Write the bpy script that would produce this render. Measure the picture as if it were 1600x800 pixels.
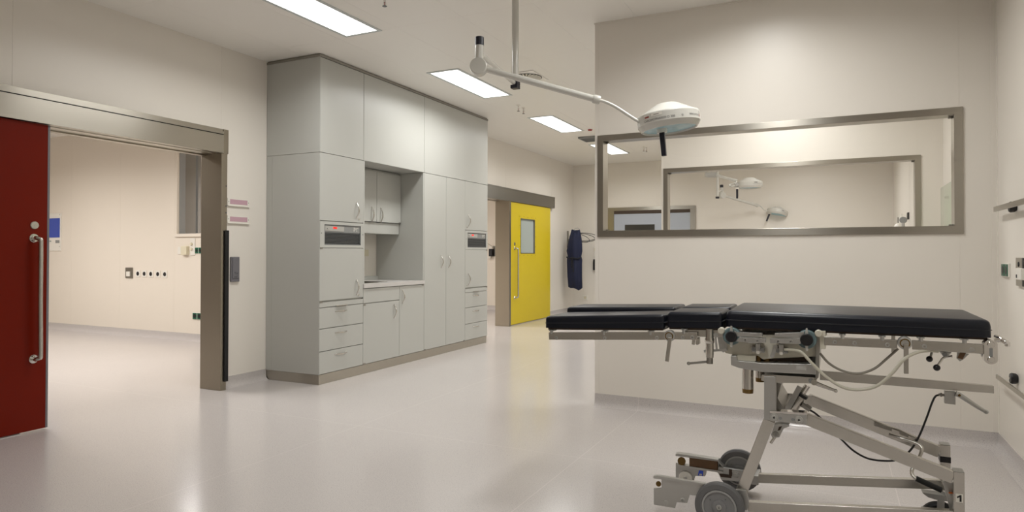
import bpy, bmesh, math, random
from mathutils import Vector, Matrix

for o in list(bpy.data.objects):
    bpy.data.objects.remove(o)
SC = bpy.context.scene
COL = SC.collection
R = math.radians

# ------------------------------------------------------------------ camera, world, exposure
cam_data = bpy.data.cameras.new('camera')
cam = bpy.data.objects.new('camera', cam_data)
COL.objects.link(cam)
cam_data.sensor_width = 36.0
cam_data.lens = 1033.96 * 36.0 / 1600.0
cam_data.shift_y = -0.00973
cam_data.clip_start = 0.05
cam.location = (0, 0, 1.2)
_a, _b, _r = R(25.9326), R(0.6518), R(0.0885)
_f = Vector((-math.sin(_a) * math.cos(_b), math.cos(_a) * math.cos(_b), math.sin(_b)))
_x = Vector((math.cos(_a), math.sin(_a), 0)); _u = _x.cross(_f)
_x2 = _x * math.cos(_r) + _u * math.sin(_r); _u2 = _u * math.cos(_r) - _x * math.sin(_r)
cam.rotation_euler = Matrix((_x2, _u2, -_f)).transposed().to_euler()
SC.camera = cam

world = bpy.data.worlds.new('world'); SC.world = world
world.use_nodes = True
world.node_tree.nodes['Background'].inputs[0].default_value = (1.0, 0.95, 0.88, 1)
world.node_tree.nodes['Background'].inputs[1].default_value = 0.05

SC.view_settings.view_transform = 'Standard'
SC.view_settings.look = 'None'
SC.view_settings.exposure = 0.0
SC.view_settings.gamma = 1.0
SC.view_settings.use_curve_mapping = False

PANEL_MAIN = 24.0      # watts of the ceiling panels in the operating rooms
PANEL_LEFT = 72.0     # brighter panels in the rooms behind the sliding doors
PANEL_SPREAD = 158.0
MAIN_RGB = (1.0, 1.0, 0.985)
LEFT_RGB = (1.0, 0.965, 0.94)

# ------------------------------------------------------------------ materials
def s(r, g, b):
    def c(v):
        v /= 255.0
        return v / 12.92 if v <= 0.04045 else ((v + 0.055) / 1.055) ** 2.4
    return (c(r), c(g), c(b), 1)

def mat(name, col, rough=0.5, metal=0.0, spec=0.5, bump=0.0, bscale=200.0, var=0.0, vscale=3.0, coat=0.0, emit=None, estr=0.0):
    m = bpy.data.materials.new(name); m.use_nodes = True
    nt = m.node_tree; b = nt.nodes['Principled BSDF']
    b.inputs['Base Color'].default_value = col
    b.inputs['Roughness'].default_value = rough
    b.inputs['Metallic'].default_value = metal
    b.inputs['Specular IOR Level'].default_value = spec
    b.inputs['Coat Weight'].default_value = coat
    tc = nt.nodes.new('ShaderNodeTexCoord')
    if var > 0:
        n = nt.nodes.new('ShaderNodeTexNoise'); n.inputs['Scale'].default_value = vscale
        n.inputs['Detail'].default_value = 3
        nt.links.new(tc.outputs['Object'], n.inputs['Vector'])
        mx = nt.nodes.new('ShaderNodeMix'); mx.data_type = 'RGBA'
        mx.inputs[6].default_value = tuple(v * (1 - var) for v in col[:3]) + (1,)
        mx.inputs[7].default_value = tuple(min(1, v * (1 + var)) for v in col[:3]) + (1,)
        nt.links.new(n.outputs['Fac'], mx.inputs[0]); nt.links.new(mx.outputs[2], b.inputs['Base Color'])
    if bump > 0:
        n = nt.nodes.new('ShaderNodeTexNoise'); n.inputs['Scale'].default_value = bscale
        nt.links.new(tc.outputs['Object'], n.inputs['Vector'])
        bp = nt.nodes.new('ShaderNodeBump'); bp.inputs['Strength'].default_value = bump; bp.inputs['Distance'].default_value = 0.002
        nt.links.new(n.outputs['Fac'], bp.inputs['Height']); nt.links.new(bp.outputs['Normal'], b.inputs['Normal'])
    if emit:
        b.inputs['Emission Color'].default_value = emit; b.inputs['Emission Strength'].default_value = estr
    return m

def brushed(name, col, rough, stretch, dark=0.96):
    """stainless steel with fine brushing lines"""
    m = mat(name, col, rough, 1.0)
    nt = m.node_tree; b = nt.nodes['Principled BSDF']
    tc = nt.nodes.new('ShaderNodeTexCoord'); mp = nt.nodes.new('ShaderNodeMapping')
    mp.inputs['Scale'].default_value = stretch
    n = nt.nodes.new('ShaderNodeTexNoise'); n.inputs['Scale'].default_value = 6; n.inputs['Detail'].default_value = 4
    nt.links.new(tc.outputs['Object'], mp.inputs['Vector']); nt.links.new(mp.outputs['Vector'], n.inputs['Vector'])
    mx = nt.nodes.new('ShaderNodeMix'); mx.data_type = 'RGBA'
    mx.inputs[6].default_value = tuple(v * dark for v in col[:3]) + (1,)
    mx.inputs[7].default_value = col
    nt.links.new(n.outputs['Fac'], mx.inputs[0]); nt.links.new(mx.outputs[2], b.inputs['Base Color'])
    mr = nt.nodes.new('ShaderNodeMapRange'); mr.inputs[3].default_value = rough - 0.02; mr.inputs[4].default_value = rough + 0.03
    nt.links.new(n.outputs['Fac'], mr.inputs[0]); nt.links.new(mr.outputs[0], b.inputs['Roughness'])
    b.inputs['Anisotropic'].default_value = 0.75
    cv = nt.nodes.new('ShaderNodeCombineXYZ'); cv.inputs[0].default_value = 0.02; cv.inputs[1].default_value = 0.02; cv.inputs[2].default_value = 1.0
    nt.links.new(cv.outputs[0], b.inputs['Tangent'])
    return m

def glass_mat(name, tint=(1, 1, 1, 1), ior=1.45):
    m = bpy.data.materials.new(name); m.use_nodes = True
    nt = m.node_tree; nt.nodes.clear()
    out = nt.nodes.new('ShaderNodeOutputMaterial'); mix = nt.nodes.new('ShaderNodeMixShader')
    tr = nt.nodes.new('ShaderNodeBsdfTransparent'); gl = nt.nodes.new('ShaderNodeBsdfGlossy'); fr = nt.nodes.new('ShaderNodeFresnel')
    tr.inputs[0].default_value = tint; gl.inputs['Roughness'].default_value = 0.02; fr.inputs[0].default_value = ior
    ge = nt.nodes.new('ShaderNodeNewGeometry'); inv = nt.nodes.new('ShaderNodeMath'); inv.operation = 'SUBTRACT'; inv.inputs[0].default_value = 1.0
    mu = nt.nodes.new('ShaderNodeMath'); mu.operation = 'MULTIPLY'
    nt.links.new(ge.outputs['Backfacing'], inv.inputs[1]); nt.links.new(inv.outputs[0], mu.inputs[1]); nt.links.new(fr.outputs[0], mu.inputs[0])
    nt.links.new(mu.outputs[0], mix.inputs[0]); nt.links.new(tr.outputs[0], mix.inputs[1]); nt.links.new(gl.outputs[0], mix.inputs[2])
    nt.links.new(mix.outputs[0], out.inputs[0])
    return m

M = {}
M['wall'] = mat('wall_laminate', s(232, 226, 216), 0.34, bump=0.03, bscale=90, spec=0.4)
M['wall_warm'] = mat('wall_laminate_warm', s(232, 223, 209), 0.36, bump=0.03, bscale=90, spec=0.4)
M['ceiling'] = mat('ceiling_metal_panels', s(242, 239, 232), 0.42, spec=0.4)
M['cab'] = mat('cabinet_lacquer', s(185, 185, 179), 0.32, spec=0.45, bump=0.04, bscale=120)
M['cab_gap'] = mat('cabinet_core', s(70, 70, 66), 0.7)
M['worktop'] = mat('worktop_laminate', s(200, 196, 192), 0.3, var=0.05, vscale=300)
M['steel'] = brushed('brushed_steel_horizontal', s(178, 173, 163), 0.28, (0.5, 0.5, 140))
M['steel_v'] = brushed('brushed_steel_vertical', s(164, 156, 142), 0.30, (140, 140, 0.5))
M['steel_d'] = brushed('brushed_steel_darker', s(152, 149, 142), 0.36, (2, 2, 60))
M['table_steel'] = mat('table_steel', s(200, 197, 190), 0.27, 1.0, var=0.05, vscale=60)
M['alu'] = mat('cast_aluminium', s(182, 181, 177), 0.36, 0.75, bump=0.06, bscale=150)
M['chrome'] = mat('chrome', s(225, 222, 218), 0.1, 1.0)
M['brass'] = mat('aged_brass', s(120, 96, 56), 0.4, 0.8)
M['brown'] = mat('brown_laminate_board', s(98, 70, 40), 0.45, var=0.15, vscale=40)
M['brown_d'] = mat('dark_brown_edge', s(62, 46, 32), 0.6)
M['vinyl'] = mat('black_vinyl', s(13, 17, 28), 0.34, spec=0.4, bump=0.35, bscale=9)
M['piping'] = mat('vinyl_piping', s(16, 20, 30), 0.45)
M['black'] = mat('black_plastic', s(18, 17, 20), 0.4)
M['navyblack'] = mat('dark_navy_plastic', s(22, 24, 38), 0.35)
M['rubber'] = mat('black_rubber', s(20, 20, 20), 0.6)
M['tyre'] = mat('grey_tyre_rubber', s(104, 104, 104), 0.55)
M['hub'] = mat('grey_wheel_hub', s(134, 134, 134), 0.45)
M['hub_l'] = mat('pale_wheel_ring', s(160, 160, 158), 0.45)
M['cream'] = mat('cream_enamel', s(205, 200, 184), 0.35)
M['white'] = mat('white_enamel', s(208, 206, 198), 0.25, coat=0.2)
M['white_pl'] = mat('white_plastic', s(232, 228, 218), 0.4)
M['ivory'] = mat('ivory_plastic', s(222, 214, 188), 0.4)
M['teal'] = mat('teal_joint_cover', s(104, 124, 126), 0.45)
M['red'] = mat('red_door_laminate', s(110, 22, 3), 0.33, bump=0.04, bscale=90, spec=0.15)
M['yellow'] = mat('yellow_door_laminate', s(214, 190, 26), 0.33, bump=0.04, bscale=90, spec=0.4)
M['bluegrey'] = mat('blue_grey_door_laminate', s(176, 182, 192), 0.4)
M['grey_panel'] = mat('grey_closet_laminate', s(120, 116, 110), 0.45)
M['glass'] = glass_mat('window_glass')
M['glass_green'] = glass_mat('greenish_glass', (0.93, 0.97, 0.93, 1))
M['glass_dark'] = mat('dark_pane', s(52, 50, 44), 0.12, spec=0.6)
M['frost'] = mat('frosted_pane', s(176, 184, 178), 0.18, spec=0.5)
M['pink'] = mat('pink_paper_insert', s(196, 160, 170), 0.6, var=0.05, vscale=120)
M['grey_sw'] = mat('grey_switch_plate', s(116, 114, 118), 0.4)
M['ink'] = mat('dark_ink', s(50, 48, 50), 0.6)
M['red_mark'] = mat('red_mark', s(150, 30, 24), 0.5)
M['green'] = mat('green_socket', s(14, 92, 66), 0.35)
M['blue_scr'] = mat('blue_screen', s(34, 62, 140), 0.15, emit=s(24, 50, 140), estr=0.35)
M['red_led'] = mat('red_display', s(220, 20, 14), 0.4, emit=s(255, 20, 10), estr=1.2)
M['dark_grille'] = mat('dark_grille', s(104, 106, 106), 0.4)
M['mid_grey'] = mat('mid_grey_panel', s(138, 139, 137), 0.4)
M['lt_grey'] = mat('light_grey_panel', s(176, 174, 168), 0.35)
M['navy'] = mat('navy_cloth', s(19, 27, 58), 0.75, bump=0.3, bscale=25)
M['sash'] = mat('black_cloth', s(16, 18, 30), 0.8)
M['hose'] = mat('pale_grey_hose', s(196, 192, 176), 0.4)
M['hose_d'] = mat('grey_hose', s(140, 134, 122), 0.4)
M['orange'] = mat('orange_sticker', s(232, 120, 40), 0.5)
M['lampglass'] = mat('pale_blue_lamp_glass', s(168, 208, 220), 0.08, spec=0.7, var=0.22, vscale=16)
M['frame_grey'] = mat('light_frame_grey', s(200, 206, 204), 0.45)
M['panel_main'] = mat('luminous_panel', s(240, 240, 235), 0.5, emit=MAIN_RGB + (1,), estr=3.0)
M['panel_left'] = mat('luminous_panel_warm', s(240, 240, 235), 0.5, emit=LEFT_RGB + (1,), estr=3.0)

def floor_material():
    m = mat('speckled_vinyl_floor', s(190, 181, 177), 0.3, spec=0.5)
    nt = m.node_tree; b = nt.nodes['Principled BSDF']; L = nt.links.new
    g = nt.nodes.new('ShaderNodeNewGeometry')
    def noise(scale, detail=2):
        n = nt.nodes.new('ShaderNodeTexNoise'); n.inputs['Scale'].default_value = scale; n.inputs['Detail'].default_value = detail
        L(g.outputs['Position'], n.inputs['Vector']); return n
    def ramp(n, a, c):
        r = nt.nodes.new('ShaderNodeMapRange'); r.inputs[1].default_value = a; r.inputs[2].default_value = c
        L(n.outputs['Fac'], r.inputs[0]); return r
    def mix(fac, c1, c2):
        x = nt.nodes.new('ShaderNodeMix'); x.data_type = 'RGBA'
        L(fac, x.inputs[0])
        for i, c in ((6, c1), (7, c2)):
            if isinstance(c, tuple): x.inputs[i].default_value = c
            else: L(c, x.inputs[i])
        return x.outputs[2]
    c = mix(ramp(noise(210, 1), 0.56, 0.64).outputs[0], s(196, 190, 186), s(180, 173, 172))
    c = mix(ramp(noise(290, 1), 0.62, 0.70).outputs[0], c, s(212, 206, 202))
    c = mix(ramp(noise(130, 1), 0.68, 0.76).outputs[0], c, s(160, 152, 155))
    # welded seams between the vinyl sheets, a hair lighter
    sp = nt.nodes.new('ShaderNodeSeparateXYZ'); L(g.outputs['Position'], sp.inputs[0])
    def line(out, at, w):
        a = nt.nodes.new('ShaderNodeMath'); a.operation = 'SUBTRACT'; a.inputs[1].default_value = at; L(out, a.inputs[0])
        d = nt.nodes.new('ShaderNodeMath'); d.operation = 'ABSOLUTE'; L(a.outputs[0], d.inputs[0])
        e = nt.nodes.new('ShaderNodeMath'); e.operation = 'LESS_THAN'; e.inputs[1].default_value = w; L(d.outputs[0], e.inputs[0])
        f = nt.nodes.new('ShaderNodeMath'); f.operation = 'MULTIPLY'; f.inputs[1].default_value = 0.45; L(e.outputs[0], f.inputs[0])
        return f.outputs[0]
    for at in (-1.35, -2.98, 0.28): c = mix(line(sp.outputs[0], at, 0.0022), c, s(222, 214, 210))
    for at in (3.688,): c = mix(line(sp.outputs[1], at, 0.0022), c, s(222, 214, 210))
    L(c, b.inputs['Base Color'])
    r = nt.nodes.new('ShaderNodeMapRange'); r.inputs[3].default_value = 0.15; r.inputs[4].default_value = 0.22
    L(noise(1.3, 3).outputs['Fac'], r.inputs[0]); L(r.outputs[0], b.inputs['Roughness'])
    bp = nt.nodes.new('ShaderNodeBump'); bp.inputs['Strength'].default_value = 0.04; bp.inputs['Distance'].default_value = 0.002
    L(noise(60, 2).outputs['Fac'], bp.inputs['Height']); L(bp.outputs['Normal'], b.inputs['Normal'])
    return m
M['floor'] = floor_material()

# ------------------------------------------------------------------ mesh helpers
def catmull(pts, n=8, closed=False):
    P = [Vector(p) for p in pts]
    if len(P) < 3 and not closed: return P
    out = []
    N = len(P)
    rng = range(N) if closed else range(N - 1)
    for i in rng:
        p0 = P[(i - 1) % N] if (closed or i > 0) else P[0] * 2 - P[1]
        p1, p2 = P[i], P[(i + 1) % N]
        p3 = P[(i + 2) % N] if (closed or i + 2 < N) else P[-1] * 2 - P[-2]
        for k in range(n):
            t = k / n
            out.append(0.5 * ((2 * p1) + (-p0 + p2) * t + (2 * p0 - 5 * p1 + 4 * p2 - p3) * t * t + (-p0 + 3 * p1 - 3 * p2 + p3) * t ** 3))
    if not closed: out.append(P[-1])
    return out

class MB:
    def __init__(self): self.bm = bmesh.new()
    def hexa(self, c):
        """8 corners: bottom ring 0-3, top ring 4-7"""
        v = [self.bm.verts.new(p) for p in c]
        for f in ((3, 2, 1, 0), (4, 5, 6, 7), (0, 1, 5, 4), (1, 2, 6, 5), (2, 3, 7, 6), (3, 0, 4, 7)):
            self.bm.faces.new([v[i] for i in f])
        return self
    def box(self, x0, x1, y0, y1, z0, z1):
        x0, x1 = min(x0, x1), max(x0, x1); y0, y1 = min(y0, y1), max(y0, y1); z0, z1 = min(z0, z1), max(z0, z1)
        return self.hexa([(x0, y0, z0), (x1, y0, z0), (x1, y1, z0), (x0, y1, z0), (x0, y0, z1), (x1, y0, z1), (x1, y1, z1), (x0, y1, z1)])
    def bar(self, p0, p1, w, h, up=(0, 0, 1)):
        """square bar; w across, h along up"""
        p0, p1 = Vector(p0), Vector(p1); d = (p1 - p0).normalized()
        side = d.cross(Vector(up)).normalized(); u = side.cross(d)
        c = []
        for su in (-1, 1):
            for p, ss in ((p0, -1), (p1, -1), (p1, 1), (p0, 1)):
                c.append(p + side * ss * w / 2 + u * su * h / 2)
        self.hexa([c[3], c[2], c[1], c[0], c[7], c[6], c[5], c[4]]); return self
    def ring_loft(self, rings, cap=True, closed=False):
        R_ = [[self.bm.verts.new(p) for p in r] for r in rings]
        n = len(R_[0]); m = len(R_)
        for i in range(m if closed else m - 1):
            a, b = R_[i], R_[(i + 1) % m]
            for k in range(n):
                self.bm.faces.new((a[k], a[(k + 1) % n], b[(k + 1) % n], b[k]))
        if cap and not closed:
            self.bm.faces.new(list(reversed(R_[0]))); self.bm.faces.new(R_[-1])
        return self
    def tube(self, pts, r, seg=10, smooth=8, closed=False, radii=None):
        P = catmull(pts, smooth, closed) if smooth else [Vector(p) for p in pts]
        n = len(P); rings = []
        t0 = (P[1] - P[0]).normalized()
        nrm = t0.orthogonal().normalized()
        for i in range(n):
            if closed: t = (P[(i + 1) % n] - P[i - 1]).normalized()
            else: t = (P[min(i + 1, n - 1)] - P[max(i - 1, 0)]).normalized()
            nrm = (nrm - t * nrm.dot(t)).normalized(); b = t.cross(nrm)
            rr = r if radii is None else radii[0] + (radii[1] - radii[0]) * i / (n - 1)
            rings.append([P[i] + (nrm * math.cos(2 * math.pi * k / seg) + b * math.sin(2 * math.pi * k / seg)) * rr for k in range(seg)])
        return self.ring_loft(rings, closed=closed)
    def cyl(self, p0, p1, r0, r1=None, seg=24):
        return self.tube([p0, p1], r0, seg, 0, radii=(r0, r0 if r1 is None else r1))
    def prism(self, poly, axis, c0, c1):
        def P(a, b, c):
            return {0: (c, a, b), 1: (a, c, b), 2: (a, b, c)}[axis]
        lo = [self.bm.verts.new(P(a, b, c0)) for a, b in poly]; hi = [self.bm.verts.new(P(a, b, c1)) for a, b in poly]
        n = len(poly)
        for i in range(n): self.bm.faces.new((lo[i], lo[(i + 1) % n], hi[(i + 1) % n], hi[i]))
        f1 = self.bm.faces.new(list(reversed(lo))); f2 = self.bm.faces.new(hi)
        f1.normal_update(); f2.normal_update()
        bmesh.ops.triangulate(self.bm, faces=[f1, f2], ngon_method='EAR_CLIP')
        return self
    def lathe(self, prof, origin, axis, seg=40):
        """prof: (radius, height) along axis; closed at both ends when radius 0"""
        ax = Vector(axis).normalized(); n1 = ax.orthogonal().normalized(); n2 = ax.cross(n1); o = Vector(origin)
        rings = []
        for r, h in prof:
            if r < 1e-6: rings.append([self.bm.verts.new(o + ax * h)])
            else: rings.append([self.bm.verts.new(o + ax * h + (n1 * math.cos(2 * math.pi * k / seg) + n2 * math.sin(2 * math.pi * k / seg)) * r) for k in range(seg)])
        for a, b in zip(rings, rings[1:]):
            for k in range(seg):
                k2 = (k + 1) % seg
                if len(a) == 1 and len(b) == 1: continue
                if len(a) == 1: self.bm.faces.new((a[0], b[k], b[k2]))
                elif len(b) == 1: self.bm.faces.new((a[k], a[k2], b[0]))
                else: self.bm.faces.new((a[k], a[k2], b[k2], b[k]))
        return self
    def ball(self, c, r, seg=14):
        prof = [(r * math.sin(math.pi * i / seg), -r * math.cos(math.pi * i / seg)) for i in range(seg + 1)]
        prof[0] = (0, -r); prof[-1] = (0, r)
        return self.lathe(prof, c, (0, 0, 1), seg * 2)
    def raw(self, verts, faces):
        v = [self.bm.verts.new(p) for p in verts]
        for f in faces:
            try: self.bm.faces.new([v[i] for i in f])
            except ValueError: pass
        return self

ORG = {}
SPLIT = {'countersunk_screw', 'joint_pointer', 'rim_dimple', 'carrier_recess', 'clamp_block', 'screw', 'pivot_bolt', 'pivot_pin', 'rivet', 'rosette', 'glazing_clip',
         'spacer', 'slat', 'frame_bolt', 'button', 'clamp_bolt', 'joint_strap', 'joint_base_plate', 'spindle', 'arm_guide_block', 'door_wall_pin', 'swirl_vane'}
def obj(name, mb, m, parent=None, **k):
    if parent is None or name not in SPLIT: return obj1(name, mb, m, parent, **k)
    bm = mb.bm; seen = set(); out = None
    bm.verts.ensure_lookup_table(); bm.verts.index_update()
    for v0 in bm.verts:
        if v0.index in seen: continue
        isl = []; st = [v0]; seen.add(v0.index)
        while st:
            v = st.pop(); isl.append(v)
            for e in v.link_edges:
                w = e.other_vert(v)
                if w.index not in seen: seen.add(w.index); st.append(w)
        idx = {v.index: i for i, v in enumerate(isl)}
        fs = {f for v in isl for f in v.link_faces}
        piece = MB().raw([tuple(v.co) for v in isl], [[idx[v.index] for v in f.verts] for f in sorted(fs, key=lambda f: f.index)])
        o = obj1(name, piece, m, parent, **k)
        out = out or o
    bm.free()
    return out
def obj1(name, mb, m, parent=None, bevel=0.0, seg=2, loc=None, angle=35):
    """link one mesh; vertices are given in world space, the origin goes to loc (or the parent's)"""
    bm = mb.bm
    bmesh.ops.recalc_face_normals(bm, faces=bm.faces[:])
    org = ORG[parent] if parent else Vector(loc if loc else (0, 0, 0))
    if loc is None and parent is None and len(bm.verts):
        xs = [v.co.x for v in bm.verts]; ys = [v.co.y for v in bm.verts]; zs = [v.co.z for v in bm.verts]
        org = Vector(((min(xs) + max(xs)) / 2, (min(ys) + max(ys)) / 2, min(zs)))
    for v in bm.verts: v.co -= org
    me = bpy.data.meshes.new(name); bm.to_mesh(me); bm.free()
    for p in me.polygons: p.use_smooth = True
    me.set_sharp_from_angle(angle=R(angle))
    me.materials.append(M[m] if isinstance(m, str) else m)
    o = bpy.data.objects.new(name, me); COL.objects.link(o)
    if parent: o.parent = parent; ORG[o] = org
    else: o.location = org; ORG[o] = org
    if bevel > 0:
        md = o.modifiers.new('bevel', 'BEVEL'); md.width = bevel; md.segments = seg; md.limit_method = 'ANGLE'; md.angle_limit = R(40)
        md.harden_normals = True
    return o
def tag(o, label, cat, group=None):
    o['label'] = label; o['category'] = cat
    if group: o['group'] = group
    return o
def thing(name, label, cat, loc, group=None):
    o = bpy.data.objects.new(name, None); o.empty_display_size = 0.1; COL.objects.link(o)
    o.location = loc; ORG[o] = Vector(loc)
    return tag(o, label, cat, group)
def struct(name, mb, m, **k):
    o = obj(name, mb, m, **k); o['kind'] = 'structure'; return o
def dup(root, loc, label=None):
    r = root.copy(); COL.objects.link(r); r.location = loc; ORG[r] = Vector(loc)
    if label: r['label'] = label
    def kids(src, dst):
        for ch in list(src.children):
            c = ch.copy(); COL.objects.link(c); c.parent = dst; kids(ch, c)
    kids(root, r)
    return r

def text_geo(txt, size):
    cu = bpy.data.curves.new('lettering', 'FONT'); cu.body = txt; cu.size = size; cu.align_x = 'LEFT'
    t = bpy.data.objects.new('lettering', cu); COL.objects.link(t)
    dg = bpy.context.evaluated_depsgraph_get(); dg.update()
    me = t.evaluated_get(dg).to_mesh()
    v = [tuple(p.co) for p in me.vertices]; f = [tuple(p.vertices) for p in me.polygons]
    t.evaluated_get(dg).to_mesh_clear()
    bpy.data.objects.remove(t); bpy.data.curves.remove(cu)
    w = max(a[0] for a in v) - min(a[0] for a in v); x0 = min(a[0] for a in v)
    return [(a[0] - x0, a[1]) for a in v], f, w

# ------------------------------------------------------------------ the rooms
CEIL = 3.03
XL, XR = -4.87, 0.912
YP1, YP2, YF = 5.0, 7.25, 12.92
YB = -2.6

struct('floor', MB().box(-12.6, XR + 0.3, YB - 0.2, YF + 0.2, -0.05, 0.0), 'floor')

def panelled(name, axis, c0, c1, u0, u1, z0, z1, joints, holes, m, gap=0.0018, depth=0.0012):
    """wall slab between c0 and c1 on an axis, made of panels with fine open joints, with openings"""
    mb = MB()
    us = sorted(set([u0, u1] + [j for j in joints if u0 < j < u1] + [v for h in holes for v in h[:2] if u0 < v < u1]))
    zs = sorted(set([z0, z1] + [v for h in holes for v in h[2:] if z0 < v < z1]))
    def bx(a0, a1, b0, b1, e0, e1):
        if axis == 0: mb.box(b0, b1, a0, a1, e0, e1)
        else: mb.box(a0, a1, b0, b1, e0, e1)
    for i in range(len(us) - 1):
        # merge vertical runs
        run = None
        cells = []
        for k in range(len(zs) - 1):
            uc, zc = (us[i] + us[i + 1]) / 2, (zs[k] + zs[k + 1]) / 2
            solid = not any(h[0] < uc < h[1] and h[2] < zc < h[3] for h in holes)
            if solid:
                if run and abs(run[1] - zs[k]) < 1e-6: run[1] = zs[k + 1]
                else:
                    run = [zs[k], zs[k + 1]]; cells.append(run)
            else: run = None
        for (e0, e1) in cells:
            a0 = us[i] + (gap if us[i] in joints else 0); a1 = us[i + 1] - (gap if us[i + 1] in joints else 0)
            bx(us[i], us[i + 1], c0 + depth, c1 - depth, e0, e1)
            bx(a0, a1, c0, c0 + depth, e0, e1); bx(a0, a1, c1 - depth, c1, e0, e1)
    return struct(name, mb, m)

def cove(name, runs, m='floor'):
    """vinyl coved skirting; runs: (axis, wall coordinate, side +1/-1, u0, u1)"""
    prof = [(0, 0.0), (0.0, 0.099), (0.004, 0.099), (0.0045, 0.055), (0.009, 0.034), (0.019, 0.016), (0.034, 0.005), (0.052, 0.0006), (0.052, 0.0)]
    mb = MB()
    for ax, c, sd, u0, u1 in runs:
        poly = [(c + sd * d, z) for d, z in prof]
        if ax == 0: # wall normal along x, runs along y
            mb.prism(poly, 1, u0, u1)
        else:
            mb.prism(poly, 0, u0, u1)
    return struct(name, mb, m)

# left wall with the two door openings (red door, yellow door)
RD0, RD1, DH = 2.52, 4.08, 2.075
YD0, YD1 = 8.24, 9.77
panelled('wall_left', 0, -5.06, XL, YB, YF, 0, CEIL, [0.02, 1.245, 2.47, 4.128, 8.0, 9.78, 11.75], [(RD0, RD1 + 0.07, 0, DH), (YD0, YD1 + 0.07, 0, DH)], 'wall')
panelled('wall_right', 0, XR, XR + 0.12, YB, YF, 0, CEIL, [0.4, 1.62, 2.84, 4.06, 6.4, 7.9, 9.1, 10.3, 11.5], [], 'wall')
panelled('wall_far', 1, YF, YF + 0.12, -5.06, XR + 0.12, 0, CEIL, [-4.74, -3.55, -2.36, -1.166, 0.026, 0.81], [], 'wall')
panelled('wall_rear', 1, YB - 0.12, YB, -12.6, XR + 0.12, 0, CEIL, [-4, -2.8, -1.6, -0.4], [], 'wall')

WX0, WX1, WZ0, WZ1 = -1.678, 0.737, 1.3305, 2.133
panelled('wall_partition_near', 1, YP1, YP1 + 0.10, -1.701, XR, 0, CEIL, [-1.668, -0.475, 0.717], [(WX0 + 0.01, WX1 - 0.01, WZ0 + 0.01, WZ1 - 0.01)], 'wall')
panelled('wall_partition_far', 1, YP2, YP2 + 0.10, -1.701, XR, 0, CEIL, [-1.668, -0.482, 0.704], [(WX0 + 0.01, WX1 - 0.01, WZ0 + 0.01, WZ1 - 0.01)], 'wall')

# rooms behind the sliding doors
panelled('wall_side_room', 1, 6.24, 6.36, -12.6, -5.06, 0, CEIL, [-8.27, -9.45, -10.63, -11.81, -7.1, -5.9], [(-8.215, -6.4, 1.462, 2.66)], 'wall_warm')
panelled('wall_side_far', 1, 12.45, 12.57, -12.6, -5.06, 0, CEIL, [-10, -8.8, -7.6, -6.36], [], 'wall_warm')
struct('wall_side_outer', MB().box(-12.72, -12.6, YB, 12.57, 0, CEIL), 'wall_warm')
struct('wall_side_closet', MB().box(-12.6, -10.3, 8.2, 8.3, 0, CEIL), 'grey_panel')

cove('baseboard_left', [(0, XL, 1, YB, RD0), (0, XL, 1, RD1 + 0.075, 4.65), (0, XL, 1, 7.90, YD0), (0, XL, 1, YD1 + 0.08, YF)])
cove('baseboard_partition_near', [(1, YP1, -1, -1.701, XR), (1, YP1 + 0.1, 1, -1.701, XR)])
cove('baseboard_partition_far', [(1, YP2, -1, -1.701, XR), (1, YP2 + 0.1, 1, -1.701, XR)])
cove('baseboard_right', [(0, XR, -1, YB, YP1), (0, XR, -1, YP1 + 0.1, YP2), (0, XR, -1, YP2 + 0.1, YF)])
cove('baseboard_far', [(1, YF, -1, XL, XR)])
cove('baseboard_side_room', [(1, 6.24, -1, -12.6, -5.06), (1, 12.45, -1, -12.6, -5.06)])

# ceiling: steel panels with fine open joints
def ceiling():
    mb = MB(); g = 0.0008
    mb.box(-12.72, XR + 0.3, YB - 0.12, YF + 0.12, CEIL + 0.002, CEIL + 0.12)
    xs = [-5.06 if i == 0 else v for i, v in enumerate([-5.06] + [-0.757 - 0.607 * k for k in range(6, -3, -1)])]
    xs = [x for x in xs if x < XR] + [XR + 0.1]
    ys = [4.40 + 1.225 * k for k in range(-5, 7)]
    ys = [YB] + [y for y in ys if YB < y < YF] + [YF]
    for i in range(len(xs) - 1):
        for k in range(len(ys) - 1):
            mb.box(xs[i] + g, xs[i + 1] - g, ys[k] + g, ys[k + 1] - g, CEIL, CEIL + 0.002)
    xs = [-12.6 + 0.627 * k for k in range(13)]
    for i in range(len(xs) - 1):
        for k in range(len(ys) - 1):
            mb.box(xs[i] + g, xs[i + 1] - g, ys[k] + g, ys[k + 1] - g, CEIL, CEIL + 0.002)
    return struct('ceiling', mb, 'ceiling')
ceiling()
# thin cover strips along the top of the walls
struct('trim_1', MB().box(-1.701, XR, YP1 - 0.006, YP1, CEIL - 0.010, CEIL).box(-1.707, -1.701, YP1 - 0.006, YP1 + 0.1, CEIL - 0.010, CEIL), 'wall')
struct('trim_2', MB().box(XR - 0.004, XR, YP1 - 0.03, YP1, 0.1, CEIL).box(XR - 0.03, XR, YP1 - 0.004, YP1, 0.1, CEIL), 'wall')

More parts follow.
